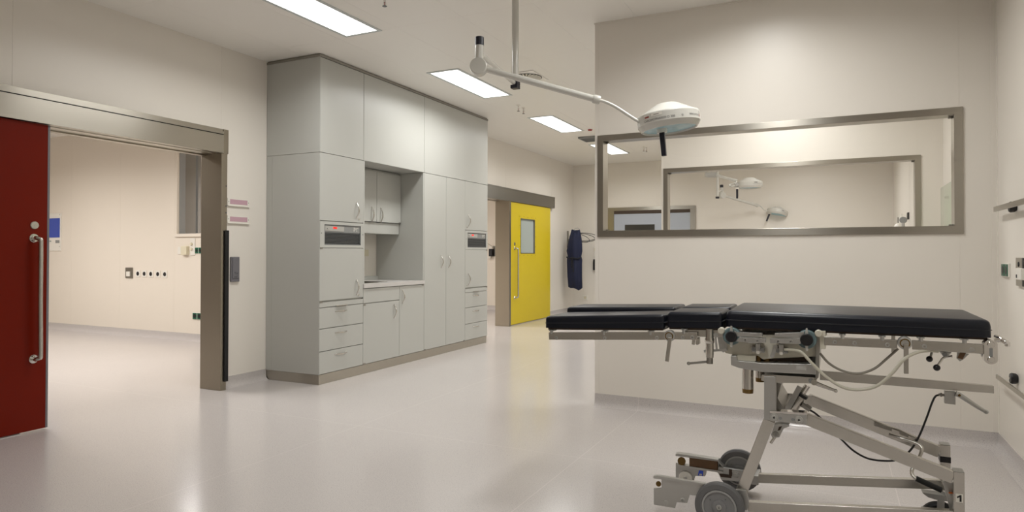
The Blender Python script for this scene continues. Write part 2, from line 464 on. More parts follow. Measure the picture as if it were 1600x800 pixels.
# ------------------------------------------------------------------ partition windows
def window(n, yp):
    w = struct('window_%d' % n, MB()
        .box(WX0, WX1, yp - 0.012, yp + 0.112, WZ1 - 0.046, WZ1)
        .box(WX0, WX1, yp - 0.012, yp + 0.112, WZ0, WZ0 + 0.05)
        .box(WX0, WX0 + 0.048, yp - 0.0125, yp + 0.1125, WZ0 + 0.0002, WZ1 - 0.0002)
        .box(WX1 - 0.049, WX1, yp - 0.0125, yp + 0.1125, WZ0 + 0.0002, WZ1 - 0.0002), 'steel', bevel=0.002, seg=1)
    obj('glass_pane', MB().box(WX0 + 0.046, WX1 - 0.047, yp + 0.07, yp + 0.076, WZ0 + 0.048, WZ1 - 0.044), 'glass', w)
    mb = MB()
    for x in (WX0 + 0.06, WX1 - 0.06):
        for z in (WZ0 + 0.056, WZ1 - 0.052):
            mb.box(x - 0.011, x + 0.011, yp + 0.055, yp + 0.07, z - 0.006, z + 0.006)
    obj('glazing_clip', mb, 'steel_d', w)
window(1, YP1)
window(2, YP2)

# side room window (white sill, reflective pane)
w3 = struct('window_3', MB().box(-8.24, -6.38, 6.215, 6.24, 1.425, 1.467).box(-8.24, -8.213, 6.228, 6.24, 1.467, 2.69).box(-8.24, -6.38, 6.228, 6.24, 2.66, 2.69).box(-6.402, -6.38, 6.228, 6.24, 1.467, 2.66), 'wall_warm')
obj('glass_pane', MB().box(-8.215, -6.4, 6.26, 6.268, 1.46, 2.66), 'glass', w3)
obj('pane_frame', MB().box(-8.2149, -8.205, 6.27, 6.359, 1.463, 2.659).box(-8.2149, -6.401, 6.27, 6.359, 1.4621, 1.472), 'mid_grey', w3)
obj('mullion', MB().box(-7.885, -7.875, 6.27, 6.30, 1.465, 2.66), 'dark_grille', w3)

# ------------------------------------------------------------------ red sliding door
lint = struct('door_1', MB()
    .box(-5.06, -4.806, RD1, RD1 + 0.058, 0, DH - 0.001)             # stainless jamb lining
    .box(-4.87, -4.806, RD1 + 0.0205, RD1 + 0.074, DH - 0.001, 2.287)
    .box(-4.87, -4.8055, RD1 + 0.02, RD1 + 0.062, 0, DH)
    .box(-5.06, -5.0, RD0, RD1, DH - 0.012, DH + 0.0) , 'steel_v', bevel=0.0015, seg=1)
obj('opening_soffit', MB().box(-5.058, -4.872, RD0, RD1, DH - 0.004, DH + 0.002), 'steel', lint)
obj('door_rubber_seal', MB().box(-4.806, -4.789, RD1 + 0.033, RD1 + 0.072, 0.075, 1.40), 'rubber', lint, bevel=0.003)
mb = MB()
for z in (1.79, 1.615, 1.555):
    mb.cyl((-4.8065, RD1 + 0.05, z), (-4.801, RD1 + 0.05, z), 0.006, seg=12)
obj('screw', mb, 'dark_grille', lint)
hd = struct('trim_3', MB().box(-4.87, -4.80, 0.85, RD1 + 0.018, DH, 2.235), 'steel', bevel=0.0015, seg=1)
obj('cover_lip', MB().box(-4.87, -4.80, 0.85, RD1 + 0.0195, 2.242, 2.265).box(-4.87, -4.812, 0.85, RD1 + 0.0195, 2.265, 2.287), 'steel', hd)
obj('shadow_gap', MB().box(-4.868, -4.806, 0.86, RD1 + 0.017, 2.235, 2.2425), 'black', hd)

def pull_handle(parent, p0, p1, xw, out, r=0.014, into=1):
    """long D handle on an x=const face between two (y,z) points"""
    (y0, z0), (y1, z1) = p0, p1
    h = obj('pull_handle', MB().tube([(xw, y0 - 0.0, z0), (xw + out * 0.55, y0, z0), (xw + out * 0.9, y0 + 0.012 * into, z0 - 0.012), (xw + out, y0 + 0.014 * into, z0 - 0.05),
        (xw + out, y0 + 0.014 * into, (z0 + z1) / 2), (xw + out, y1 + 0.014 * into, z1 + 0.05), (xw + out * 0.9, y1 + 0.012 * into, z1 + 0.012), (xw + out * 0.55, y1, z1), (xw, y1, z1)], r, 14), 'table_steel', parent)
    obj('rosette', MB().lathe([(0, 0.007), (r * 1.9, 0.007), (r * 2.1, 0.004), (r * 2.1, 0), (0, 0)], (xw, y0, z0), (1, 0, 0), 28)
        .lathe([(0, 0.007), (r * 1.9, 0.007), (r * 2.1, 0.004), (r * 2.1, 0), (0, 0)], (xw, y1, z1), (1, 0, 0), 28), 'chrome', h)
    return h
dr = tag(obj('sliding_door', MB().box(-4.862, -4.826, 1.05, 2.672, 0.012, DH - 0.003), 'red', bevel=0.0015, seg=1),
    'dark red sliding door leaf with a long steel pull handle', 'door')
obj('edge_seal', MB().box(-4.861, -4.8255, 2.672, 2.686, 0.012, DH - 0.003), 'grey_sw', dr)
pull_handle(dr, (2.589, 1.299), (2.593, 0.488), -4.826, 0.055)
obj('lock_disc', MB().lathe([(0, 0.007), (0.024, 0.007), (0.027, 0.003), (0.027, 0), (0, 0)], (-4.826,) + (2.592, 1.385), (1, 0, 0), 32), 'table_steel', dr)

# name plates and door switch beside the red door
def name_plate(zc, label):
    t = thing('name_plate', label, 'sign', (-4.87, 4.318, zc - 0.04), 'name plates beside the red door')
    obj('holder', MB().box(-4.87, -4.862, 4.196, 4.44, zc - 0.034, zc + 0.032).box(-4.87, -4.852, 4.196, 4.44, zc - 0.040, zc - 0.034), 'white_pl', t, bevel=0.001, seg=1)
    obj('paper_insert', MB().box(-4.8619, -4.8605, 4.222, 4.416, zc - 0.021, zc + 0.022), 'pink', t)
    obj('screw', MB().cyl((-4.862, 4.208, zc), (-4.8605, 4.208, zc), 0.0035, seg=10).cyl((-4.862, 4.43, zc), (-4.8605, 4.43, zc), 0.0035, seg=10), 'dark_grille', t)
name_plate(1.662, 'white name plate holder with pink insert beside red door, upper one')
name_plate(1.506, 'white name plate holder with pink insert beside red door, lower one')
t = thing('door_switch', 'tall grey door opener switch plate beside the red door frame', 'switch', (-4.87, 4.274, 0.94))
obj('plate', MB().box(-4.87, -4.848, 4.228, 4.321, 0.942, 1.166), 'grey_sw', t, bevel=0.004)
obj('rocker', MB().box(-4.849, -4.842, 4.240, 4.312, 0.972, 1.160), 'grey_sw', t, bevel=0.003)
mb = MB()
for ln, z in (('T\u00fcr', 1.008), ('auf', 0.980)):
    v, f, w = text_geo(ln, 0.031)
    mb.raw([(-4.8415, 4.256 + a[0], z + a[1]) for a in v], f)
obj('lettering', mb, 'ink', t)

# ------------------------------------------------------------------ yellow sliding door
d2 = struct('door_2', MB().box(-5.06, -4.80, YD1, YD1 + 0.065, 0, DH - 0.001)
    .box(-5.06, -5.0, YD0, YD1, DH - 0.012, DH), 'steel_v', bevel=0.0015, seg=1)
obj('opening_soffit', MB().box(-5.058, -4.872, YD0, YD1, DH - 0.004, DH + 0.002), 'steel', d2)
hd2 = struct('trim_4', MB().box(-4.87, -4.80, 8.10, 11.748, DH - 0.01, 2.255), 'steel_d', bevel=0.0015, seg=1)
obj('cover_lip', MB().box(-4.87, -4.812, 8.10, 11.748, 2.259, 2.28), 'steel_d', hd2)
obj('end_cap', MB().box(-4.868, -4.802, 11.7485, 11.754, DH - 0.008, 2.28), 'steel', hd2)
obj('screw', MB().cyl((-4.80, 11.70, 2.10), (-4.797, 11.70, 2.10), 0.009, seg=12).cyl((-4.80, 11.70, 2.22), (-4.797, 11.70, 2.22), 0.009, seg=12), 'dark_grille', hd2)

VY0, VY1, VZ0, VZ1 = 10.245, 10.845, 1.20, 1.805
dy = tag(obj('sliding_door', MB()
    .box(-4.862, -4.822, 9.865, VY0, 0.014, DH - 0.013).box(-4.862, -4.822, VY1, 11.57, 0.014, DH - 0.013)
    .box(-4.862, -4.822, VY0, VY1, 0.014, VZ0).box(-4.862, -4.822, VY0, VY1, VZ1, DH - 0.013), 'yellow'),
    'bright yellow sliding door leaf with a small vision window', 'door')
obj('edge_seal', MB().box(-4.863, -4.8215, 9.838, 9.865, 0.014, DH - 0.013), 'dark_grille', dy)
vf = obj('vision_frame', MB().box(-4.822, -4.8195, VY0 - 0.055, VY1 + 0.055, VZ1, VZ1 + 0.055).box(-4.822, -4.8195, VY0 - 0.055, VY1 + 0.055, VZ0 - 0.055, VZ0)
    .box(-4.822, -4.8195, VY0 - 0.055, VY0, VZ0, VZ1).box(-4.822, -4.8195, VY1, VY1 + 0.055, VZ0, VZ1), 'yellow', dy)
obj('window_reveal', MB().box(-4.86, -4.8155, VY0, VY0 + 0.012, VZ0, VZ1).box(-4.86, -4.8155, VY1 - 0.012, VY1, VZ0, VZ1)
    .box(-4.86, -4.8155, VY0, VY1, VZ0, VZ0 + 0.012).box(-4.86, -4.8155, VY0, VY1, VZ1 - 0.012, VZ1), 'steel_d', dy)
obj('vision_pane', MB().box(-4.85, -4.842, VY0 + 0.012, VY1 - 0.012, VZ0 + 0.012, VZ1 - 0.012), 'frost', dy)
mb = MB()
for i in range(5):
    for z in (VZ0 - 0.03, VZ1 + 0.03): mb.cyl((-4.8195, VY0 - 0.03 + i * 0.165, z), (-4.817, VY0 - 0.03 + i * 0.165, z), 0.006, seg=8)
for i in range(3):
    for y in (VY0 - 0.03, VY1 + 0.03): mb.cyl((-4.8195, y, VZ0 + 0.12 + i * 0.18), (-4.817, y, VZ0 + 0.12 + i * 0.18), 0.006, seg=8)
obj('screw', mb, 'brass', vf)
pull_handle(dy, (10.015, 1.288), (10.017, 0.461), -4.822, 0.06, 0.014)
obj('lock_disc', MB().lathe([(0, 0.007), (0.024, 0.007), (0.027, 0.003), (0.027, 0), (0, 0)], (-4.822,) + (10.014, 1.363), (1, 0, 0), 24), 'steel_d', dy)

# ------------------------------------------------------------------ far door behind the corridor
FX0, FX1 = -4.145, -2.374
d3 = struct('door_3', MB().box(FX0, FX1, YF - 0.03, YF, 2.06, 2.128).box(FX0, FX0 + 0.16, YF - 0.0295, YF, 0, 2.06).box(FX1 - 0.10, FX1, YF - 0.0295, YF, 0, 2.06), 'steel', bevel=0.002, seg=1)
lf = tag(obj('door_leaf', MB().box(FX0 + 0.162, FX1 - 0.102, YF - 0.02, YF - 0.002, 0.005, 1.995), 'bluegrey'), 'pale blue-grey door leaf in the far wall, seen through the partition window', 'door')
obj('door_head_gap', MB().box(FX0 + 0.162, FX1 - 0.102, YF - 0.026, YF - 0.004, 1.996, 2.058), 'brown_d', d3)
obj('vision_pane', MB().box(-3.76, -3.16, YF - 0.024, YF - 0.0205, 1.15, 1.78), 'glass_dark', lf)

# ------------------------------------------------------------------ built-in cabinets along the left wall
CX = -4.21            # front plane of the doors
CB = CX - 0.02        # carcass front
Y0, Y1, YM, Y2, Y3, Y4, Y5 = 4.653, 5.275, 5.888, 6.362, 6.838, 7.296, 7.900
ZK, ZU, ZT = 0.093, 2.124, 2.998
G = 0.0022            # half gap between fronts

def carcass(name, label, cat, y0, y1, z0, z1, x0=-4.866, x1=None, group=None):
    x1 = CB if x1 is None else x1
    t = thing(name, label, cat, ((x0 + x1) / 2, (y0 + y1) / 2, z0), group)
    return t
def bow(parent, y0, y1, z0, z1, out=0.03, xf=CX):
    """small arched bow handle between two points on the door face"""
    my, mz = (y0 + y1) / 2, (z0 + z1) / 2
    pts = []
    for i in range(9):
        k = i / 8; e = math.sin(math.pi * k)
        pts.append((xf + 0.002 + out * e, y0 + (y1 - y0) * k, z0 + (z1 - z0) * k))
    rings = []
    vert = abs(z1 - z0) > abs(y1 - y0)
    for i, p in enumerate(pts):
        k = i / 8; w = 0.004 + 0.004 * math.sin(math.pi * k); th = 0.0035
        # flattened section, wider in the middle
        if vert: sec = [(th, w), (-th, w), (-th, -w), (th, -w)]; rings.append([(p[0] + a, p[1] + b, p[2]) for a, b in sec])
        else: sec = [(th, w), (-th, w), (-th, -w), (th, -w)]; rings.append([(p[0] + a, p[1], p[2] + b) for a, b in sec])
    mb = MB(); mb.ring_loft(rings)
    for (y, z) in ((y0, z0), (y1, z1)):
        mb.cyl((xf - 0.0005, y, z), (xf + 0.006, y, z), 0.006, seg=12)
    return obj('bow_handle', mb, 'table_steel', parent, bevel=0.001)
def front(name, parent, y0, y1, z0, z1, x=CX, th=0.018):
    return obj(name, MB().box(x - th, x, y0 + G, y1 - G, z0 + G, z1 - G), 'cab', parent, bevel=0.0015, seg=1)
def lock(parent, y, z, x=CX):
    return obj('lock', MB().cyl((x, y, z), (x + 0.004, y, z), 0.009, seg=16), 'chrome', parent)
def hinge(parent, y, z, x=CX, w=0.035):
    return obj('hinge_cover', MB().box(x - 0.001, x + 0.0015, y, y + w, z - 0.009, z + 0.009), 'steel_d', parent)

# overhead units
for i, (a, b, lb) in enumerate(((Y0, Y1, 'grey overhead cabinet front, nearest of the three under the ceiling'),
                               (Y1, Y2, 'grey overhead cabinet front above the open niche, middle of three'),
                               (Y2, Y5, 'long grey overhead cabinet front, farthest of the three under the ceiling'))):
    t = carcass('overhead_cabinet', lb, 'cabinet', a, b, ZU, ZT, group='overhead cabinets under the ceiling')
    obj('body', MB().box(-4.866, CB, a + (0.0005), b - 0.0005, ZU + 0.001, ZT), 'cab', t)
    front('door', t, a, b, ZU, ZT)
    if i == 0: obj('side_panel', MB().box(-4.866, CX - 0.001, a - 0.004, a, ZU + 0.002, ZT), 'cab', t)
# ceiling cover strip of the cabinet run
tag(obj('cover_strip', MB().box(-4.868, CX + 0.004, Y0 - 0.008, Y5 + 0.002, ZT, CEIL - 0.012).box(-4.868, CX - 0.006, Y0 + 0.004, Y5 - 0.004, CEIL - 0.012, CEIL - 0.001), 'steel_d'), 'thin grey cover strip closing the cabinets against the ceiling', 'trim')
# plinth
tag(obj('cabinet_plinth', MB().box(-4.866, CX - 0.008, Y0 + 0.004, Y5 - 0.012, 0.0005, ZK - 0.003), 'steel', bevel=0.001, seg=1), 'brushed steel plinth running under the cabinet wall', 'plinth')

def column(y0, y1, left, name_label, app_label):
    """tall unit: upper door, warming appliance, lower door, slim pull-out, three drawers"""
    t = carcass('tall_cabinet', name_label, 'cabinet', y0, y1, ZK, ZU)
    ZA0, ZA1 = 1.252, 1.496
    hy = (y1 - 0.105) if not left else (y0 + 0.083)
    # carcass as a shell around the appliance bay
    obj('body', MB().box(-4.866, CB, y0 + 0.0005, y0 + 0.02, ZK, ZU).box(-4.866, CB, y1 - 0.02, y1 - 0.0005, ZK, ZU)
        .box(-4.866, CB, y0 + 0.02, y1 - 0.02, ZK, ZA0 - 0.002).box(-4.866, CB, y0 + 0.02, y1 - 0.02, ZA1 + 0.002, ZU), 'cab', t)
    d = front('door', t, y0, y1, ZA1 + 0.004, ZU); bow(d, hy, hy, 1.552, 1.695); lock(d, hy + (0.035 if not left else -0.035), 1.535)
    d = front('door', t, y0, y1, 0.762, ZA0 - 0.002); bow(d, hy, hy, 0.797, 0.942); lock(d, hy + (0.035 if not left else -0.035), 0.79)
    hinge(t, y0 + 0.004 if not left else y1 - 0.04, 1.247); hinge(t, y0 + 0.004 if not left else y1 - 0.04, 0.752)
    sl = front('pull_out_shelf', t, y0, y1, 0.702, 0.750)
    ym = (y0 + y1) / 2 - 0.018
    obj('pull_edge', MB().box(CX - 0.001, CX + 0.012, ym - 0.075, ym + 0.08, 0.703, 0.709), 'table_steel', sl)
    for z0, z1, hz in ((0.508, 0.700, 0.655), (0.301, 0.506, 0.454), (ZK, 0.299, 0.252)):
        d = front('drawer', t, y0, y1, z0, z1); bow(d, ym - 0.077, ym + 0.077, hz, hz, 0.028)
    a = thing('warming_appliance', app_label, 'appliance', (CX, (y0 + y1) / 2, ZA0))
    fy0, fy1, fz0, fz1 = y0 + 0.062, y1 - 0.04, 1.278, 1.468
    obj('fascia', MB().box(CX - 0.018, CX + 0.001, y0 + 0.003, fy0, ZA0, ZA1).box(CX - 0.018, CX + 0.001, fy1, y1 - 0.003, ZA0, ZA1)
        .box(CX - 0.018, CX + 0.001, fy0, fy1, ZA0, fz0).box(CX - 0.018, CX + 0.001, fy0, fy1, fz1, ZA1), 'cab', a)
    obj('housing', MB().box(-4.6, CX - 0.019, fy0 - 0.004, fy1 + 0.004, fz0 - 0.004, fz1 + 0.004), 'black', a)
    zc = 1.398
    obj('bezel', MB().box(CX - 0.018, CX - 0.002, fy0, fy0 + 0.008, fz0, fz1).box(CX - 0.018, CX - 0.002, fy1 - 0.008, fy1, fz0, fz1)
        .box(CX - 0.018, CX - 0.002, fy0, fy1, fz0, fz0 + 0.008).box(CX - 0.018, CX - 0.002, fy0, fy1, fz1 - 0.008, fz1), 'dark_grille', a)
    p = obj('control_panel', MB().box(CX - 0.016, CX - 0.006, fy0 + 0.008, fy1 - 0.008, zc, fz1 - 0.008), 'mid_grey', a)
    W = fy1 - fy0
    obj('light_plate', MB().box(CX - 0.006, CX - 0.003, fy0 + 0.012, fy0 + 0.53 * W, zc + 0.010, fz1 - 0.014), 'lt_grey', p)
    obj('display', MB().box(CX - 0.003, CX - 0.001, fy0 + 0.235 * W, fy0 + 0.33 * W, zc + 0.032, zc + 0.048), 'red_led', p)
    obj('knob', MB().cyl((CX - 0.003, fy0 + 0.09 * W, zc + 0.034), (CX + 0.006, fy0 + 0.09 * W, zc + 0.034), 0.009, seg=16), 'lt_grey', p)
    mb = MB(); yy = fy0 + 0.80 * W
    for k, wd in enumerate((0.022, 0.007, 0.010, 0.010, 0.012)):
        mb.box(CX - 0.006, CX - 0.0045, yy, yy + wd, zc + 0.041, zc + (0.052 if k in (0, 3) else 0.049)); yy += wd + 0.003
    mb.box(CX - 0.006, CX - 0.0045, fy0 + 0.80 * W, fy0 + 0.90 * W, zc + 0.030, zc + 0.036)
    mb.box(CX - 0.006, CX - 0.0045, fy0 + 0.80 * W, fy0 + 0.825 * W, zc + 0.014, zc + 0.030)
    mb.box(CX - 0.006, CX - 0.0045, fy0 + 0.88 * W, fy0 + 0.90 * W, zc + 0.014, zc + 0.022)
    obj('white_marks', mb, 'white', p)
    mb = MB()
    for k in range(8):
        z = fz0 + 0.014 + k * 0.0135
        mb.hexa([(CX - 0.017, fy0 + 0.008, z - 0.002), (CX - 0.017, fy1 - 0.008, z - 0.002), (CX - 0.005, fy1 - 0.008, z - 0.005), (CX - 0.005, fy0 + 0.008, z - 0.005),
                 (CX - 0.017, fy0 + 0.008, z + 0.001), (CX - 0.017, fy1 - 0.008, z + 0.001), (CX - 0.005, fy1 - 0.008, z - 0.001), (CX - 0.005, fy0 + 0.008, z - 0.001)])
    obj('grille', mb.box(CX - 0.018, CX - 0.006, fy0 + 0.008, fy1 - 0.008, zc - 0.006, zc), 'dark_grille', a)
    obj('screw', MB().cyl((CX + 0.001, y0 + 0.022, 1.385), (CX + 0.0025, y0 + 0.022, 1.385), 0.005, seg=10).cyl((CX + 0.001, y1 - 0.012, 1.385), (CX + 0.0025, y1 - 0.012, 1.385), 0.005, seg=10), 'dark_grille', a)
    return t
ta = column(Y0, Y1, False, 'tall grey cabinet with drawers at the near end of the cabinet wall', 'grey grille appliance with red display in the near tall cabinet')
obj('side_panel', MB().box(-4.866 + 0.075, CX - 0.001, Y0 - 0.004, Y0, ZK, ZU - 0.002).box(-4.866, -4.866 + 0.073, Y0 - 0.003, Y0, ZK, ZU - 0.002), 'cab', ta)
column(Y4, Y5, True, 'tall grey cabinet with drawers at the far end, beside the yellow door', 'grey grille appliance with red display in the far tall cabinet')

# base unit below the worktop
t = carcass('base_cabinet', 'grey base cabinet under the worktop with two doors', 'cabinet', Y1, Y2, ZK, 0.852)
obj('body', MB().box(-4.866, CB, Y1 + 0.0005, Y2 - 0.0005, ZK, 0.850), 'cab', t)
front('top_panel', t, Y1, YM, 0.700, 0.848)
d = front('door', t, Y1, YM, ZK, 0.697); bow(d, 5.789, 5.789, 0.513, 0.656); hinge(d, Y1 + 0.004, 0.685)
d = front('door', t, YM, Y2, ZK, 0.848); bow(d, 5.94, 5.94, 0.66, 0.803)
hinge(t, Y1 + 0.004, 0.098); hinge(t, Y2 - 0.045, 0.842)
# worktop with inset sink
wt = thing('worktop', 'pale laminate worktop with an inset steel sink in the cabinet niche', 'worktop', (-4.53, (Y1 + Y2) / 2, 0.853))
SX0, SX1, SY0, SY1 = -4.70, -4.34, 5.33, 5.80
obj('slab', MB().box(-4.866, SX0, Y1 + 0.001, Y2 - 0.021, 0.853, 0.892).box(SX1, CX + 0.012, Y1 + 0.001, Y2 - 0.001, 0.853, 0.892)
    .box(SX0, SX1, Y1 + 0.001, SY0, 0.853, 0.892).box(SX0, SX1, SY1, Y2 - 0.001, 0.853, 0.892), 'worktop', wt)
obj('upstand', MB().box(-4.866, -4.846, Y1 + 0.021, Y2 - 0.022, 0.892, 0.935), 'cab', wt)
sk = obj('sink', MB().box(SX0 - 0.02, SX0, SY0 - 0.02, SY1 + 0.02, 0.892, 0.8955).box(SX1, SX1 + 0.02, SY0 - 0.02, SY1 + 0.02, 0.892, 0.8955)
    .box(SX0, SX1, SY0 - 0.02, SY0, 0.892, 0.8955).box(SX0, SX1, SY1, SY1 + 0.02, 0.892, 0.8955)
    .box(SX0, SX1, SY0, SY1, 0.858, 0.861).box(SX0, SX0 + 0.003, SY0, SY1, 0.861, 0.892).box(SX1 - 0.003, SX1, SY0, SY1, 0.861, 0.892)
    .box(SX0, SX1, SY0, SY0 + 0.003, 0.861, 0.892).box(SX0, SX1, SY1 - 0.003, SY1, 0.861, 0.892), 'steel_d', wt)
# niche side cheeks and back
tag(obj('niche_side_panel', MB().box(-4.866, CX - 0.002, Y2 - 0.02, Y2 - 0.0005, 0.893, ZU - 0.001), 'cab'), 'grey side panel closing the niche beside the tall double cupboard', 'panel')
tag(obj('niche_side_panel', MB().box(-4.866, CX - 0.002, Y1 + 0.0005, Y1 + 0.02, 0.893, ZU - 0.001), 'cab'), 'grey side panel closing the niche beside the near tall cabinet', 'panel')
t = thing('power_socket', 'pale flush socket on the back wall of the cabinet niche', 'socket', (-4.87, 6.13, 1.2))
obj('frame', MB().box(-4.87, -4.864, 6.085, 6.205, 1.155, 1.255), 'wall', t, bevel=0.002)
obj('rocker', MB().box(-4.8645, -4.861, 6.10, 6.19, 1.168, 1.242), 'ivory', t, bevel=0.001)
# wall cabinet inside the niche
WXF = -4.518
t = carcass('wall_cabinet', 'small grey wall cabinet with two doors inside the niche', 'cabinet', Y1, Y2, 1.42, 2.118, x1=WXF)
obj('body', MB().box(-4.866, WXF - 0.02, Y1 + 0.022, Y2 - 0.022, 1.548, 2.118), 'cab', t)
SPL = (5.891, 1.875)[0]
for a, b, hy in ((Y1 + 0.022, SPL, (5.802, 1.658)[0]), (SPL, Y2 - 0.022, (5.960, 1.667)[0])):
    d = front('door', t, a, b, 1.545, 2.100, WXF); bow(d, hy, hy, (5.961, 1.540)[1], (5.960, 1.703)[1], 0.028, WXF)
obj('light_pelmet', MB().box(-4.866, WXF - 0.022, Y1 + 0.024, Y2 - 0.03, 1.42, 1.541), 'cab', t)
hinge(t, Y2 - 0.062, 1.548, WXF)
# tall double cupboard
t = carcass('tall_cupboard', 'tall grey double-door cupboard right of the open niche', 'cabinet', Y2, Y4, ZK, ZU)
obj('body', MB().box(-4.866, CB, Y2 + 0.0005, Y4 - 0.0005, ZK, ZU), 'cab', t)
d = front('door', t, Y2, Y3, ZK, ZU); bow(d, 6.725, 6.725, 1.032, 1.172)
d = front('door', t, Y3, Y4, ZK, ZU); bow(d, 6.897, 6.897, 1.030, 1.170)
hinge(t, Y2 + 0.003, 0.097); hinge(t, Y4 - 0.04, 0.097)

# ------------------------------------------------------------------ ceiling fixtures
def ceiling_light(x, y, label, mt='panel_main', w=0.375, l=1.225, z=CEIL):
    t = thing('ceiling_light', label, 'ceiling light', (x, y, z), None)
    hw, hl, fr = w / 2, l / 2, 0.030
    obj('frame', MB().box(x - hw, x - hw + fr, y - hl, y + hl, z - 0.006, z - 0.0005).box(x + hw - fr, x + hw, y - hl, y + hl, z - 0.006, z - 0.0005)
        .box(x - hw + fr, x + hw - fr, y - hl, y - hl + fr, z - 0.006, z - 0.0005).box(x - hw + fr, x + hw - fr, y + hl - fr, y + hl, z - 0.006, z - 0.0005), 'frame_grey', t)
    obj('diffuser', MB().box(x - hw + fr, x + hw - fr, y - hl + fr, y + hl - fr, z - 0.004, z - 0.0005), mt, t)
    ld = bpy.data.lights.new('panel_lamp', 'AREA'); ld.shape = 'RECTANGLE'; ld.size = w - 2 * fr; ld.size_y = l - 2 * fr
    ld.energy = PANEL_MAIN if mt == 'panel_main' else PANEL_LEFT; ld.color = MAIN_RGB if mt == 'panel_main' else LEFT_RGB
    ld.spread = R(PANEL_SPREAD)
    lo = bpy.data.objects.new('panel_lamp', ld); COL.objects.link(lo); lo.parent = t; lo.location = (0, 0, -0.006); ORG[lo] = Vector((x, y, z))
    return t
LX = -3.515
L0 = ceiling_light(LX, 3.787, 'luminous ceiling panel nearest the camera, cut by the top edge of the photo')
dup(L0, (LX, 6.237, CEIL), 'luminous ceiling panel beside the top of the cabinet wall')
dup(L0, (LX, 8.687, CEIL), 'small looking luminous ceiling panel between the lamp arm and the yellow door')
dup(L0, (LX, 11.137, CEIL), 'farthest luminous ceiling panel, half hidden by the window frame corner')
RX = -0.45
for y, lb in ((1.337, 'luminous ceiling panel behind the camera view over the right side'), (3.787, 'luminous ceiling panel above the operating table'),
              (6.237, 'luminous ceiling panel between the two partition windows'), (8.687, 'luminous ceiling panel in the rear operating area, nearer one'),
              (11.137, 'luminous ceiling panel in the rear operating area, farther one')):
    dup(L0, (RX, y, CEIL), lb)
LL = ceiling_light(-7.2, 3.787, 'luminous ceiling panel inside the room behind the red door', 'panel_left')
dup(LL, (-9.9, 3.787, CEIL), 'luminous ceiling panel deep inside the room behind the red door')
dup(LL, (-7.2, 9.0, CEIL), 'luminous ceiling panel inside the room behind the yellow door')
dup(LL, (-9.0, 7.25, CEIL), 'added luminous panel lighting the recess behind the side-room window')  # extra panel added so the grey wall behind the side-room window is lit

# swirl diffuser
t = thing('air_diffuser', 'round swirl air diffuser on a square ceiling plate by the lamp pole', 'vent', (-2.89, 6.205, CEIL))
obj('plate', MB().box(-3.09, -2.69, 6.0, 6.41, CEIL - 0.008, CEIL - 0.0005), 'ceiling', t, bevel=0.003)
mb = MB()
cx, cy = -2.85, 6.205
mb.lathe([(0, 0), (0.158, 0), (0.158, -0.003), (0, -0.003)], (cx, cy, CEIL - 0.008), (0, 0, 1), 40)
obj('slot_disc', mb, 'black', t)
mb = MB()
for k in range(24):
    a = k * math.pi / 12; a2 = a + 0.35
    p = [(0.035 * math.cos(a), 0.035 * math.sin(a)), (0.15 * math.cos(a2), 0.15 * math.sin(a2)), (0.15 * math.cos(a2 + 0.13), 0.15 * math.sin(a2 + 0.13)), (0.035 * math.cos(a + 0.2), 0.035 * math.sin(a + 0.2))]
    mb.prism([(cx + q[0], cy + q[1]) for q in p], 2, CEIL - 0.016, CEIL - 0.011)
mb.lathe([(0, 0), (0.04, 0), (0.04, -0.006), (0, -0.006)], (cx, cy, CEIL - 0.011), (0, 0, 1), 24)
obj('swirl_vane', mb, 'white_pl', t)
# exhaust grille box near the partition
t = thing('exhaust_grille', 'grey rectangular ceiling exhaust box beside the partition corner', 'vent', (-3.44, 9.94, CEIL))
obj('housing', MB().box(-3.60, -3.28, 9.76, 10.13, CEIL - 0.03, CEIL - 0.0005), 'mid_grey', t, bevel=0.003)
mb = MB()
for k in range(5): mb.box(-3.57, -3.31, 9.80 + k * 0.062, 9.83 + k * 0.062, CEIL - 0.036, CEIL - 0.03)
obj('slat', mb, 'dark_grille', t)
# sprinklers
def sprinkler(x, y, label, drop=0.05, name='ceiling_sprinkler'):
    t = thing(name, label, 'sprinkler', (x, y, CEIL), 'ceiling sprinklers')
    obj('rosette', MB().lathe([(0, 0), (0.028, 0), (0.024, -0.006), (0, -0.008)], (x, y, CEIL - 0.0005), (0, 0, 1), 20), 'white_pl', t)
    obj('body', MB().cyl((x, y, CEIL - 0.006), (x, y, CEIL - drop * 0.55), 0.010, 0.007, 12)
        .box(x - 0.011, x - 0.008, y - 0.002, y + 0.002, CEIL - drop, CEIL - drop * 0.5).box(x + 0.008, x + 0.011, y - 0.002, y + 0.002, CEIL - drop, CEIL - drop * 0.5), 'chrome', t)
    obj('bulb', MB().cyl((x, y, CEIL - drop * 0.55), (x, y, CEIL - drop), 0.003, seg=8), 'red_mark', t)
    obj('deflector', MB().lathe([(0, 0), (0.017, 0), (0.017, -0.003), (0, -0.003)], (x, y, CEIL - drop), (0, 0, 1), 16), 'dark_grille', t)
sprinkler(*(-2.885, 3.842), 'tiny chrome sprinkler at the top edge, near the ceiling panel', 0.06)
sprinkler(*(-3.489, 7.350), 'small ceiling sprinkler below the lamp arm, left of two', 0.075)
sprinkler(*(-3.494, 7.509), 'small ceiling sprinkler below the lamp arm, right of two', 0.075)
sprinkler(*(-2.914, 11.141), 'small ceiling sprinkler seen through the window, left of two', 0.075)
sprinkler(*(-2.892, 11.228), 'small ceiling sprinkler seen through the window, right of two', 0.075)
x, y = (-3.226, 9.261)
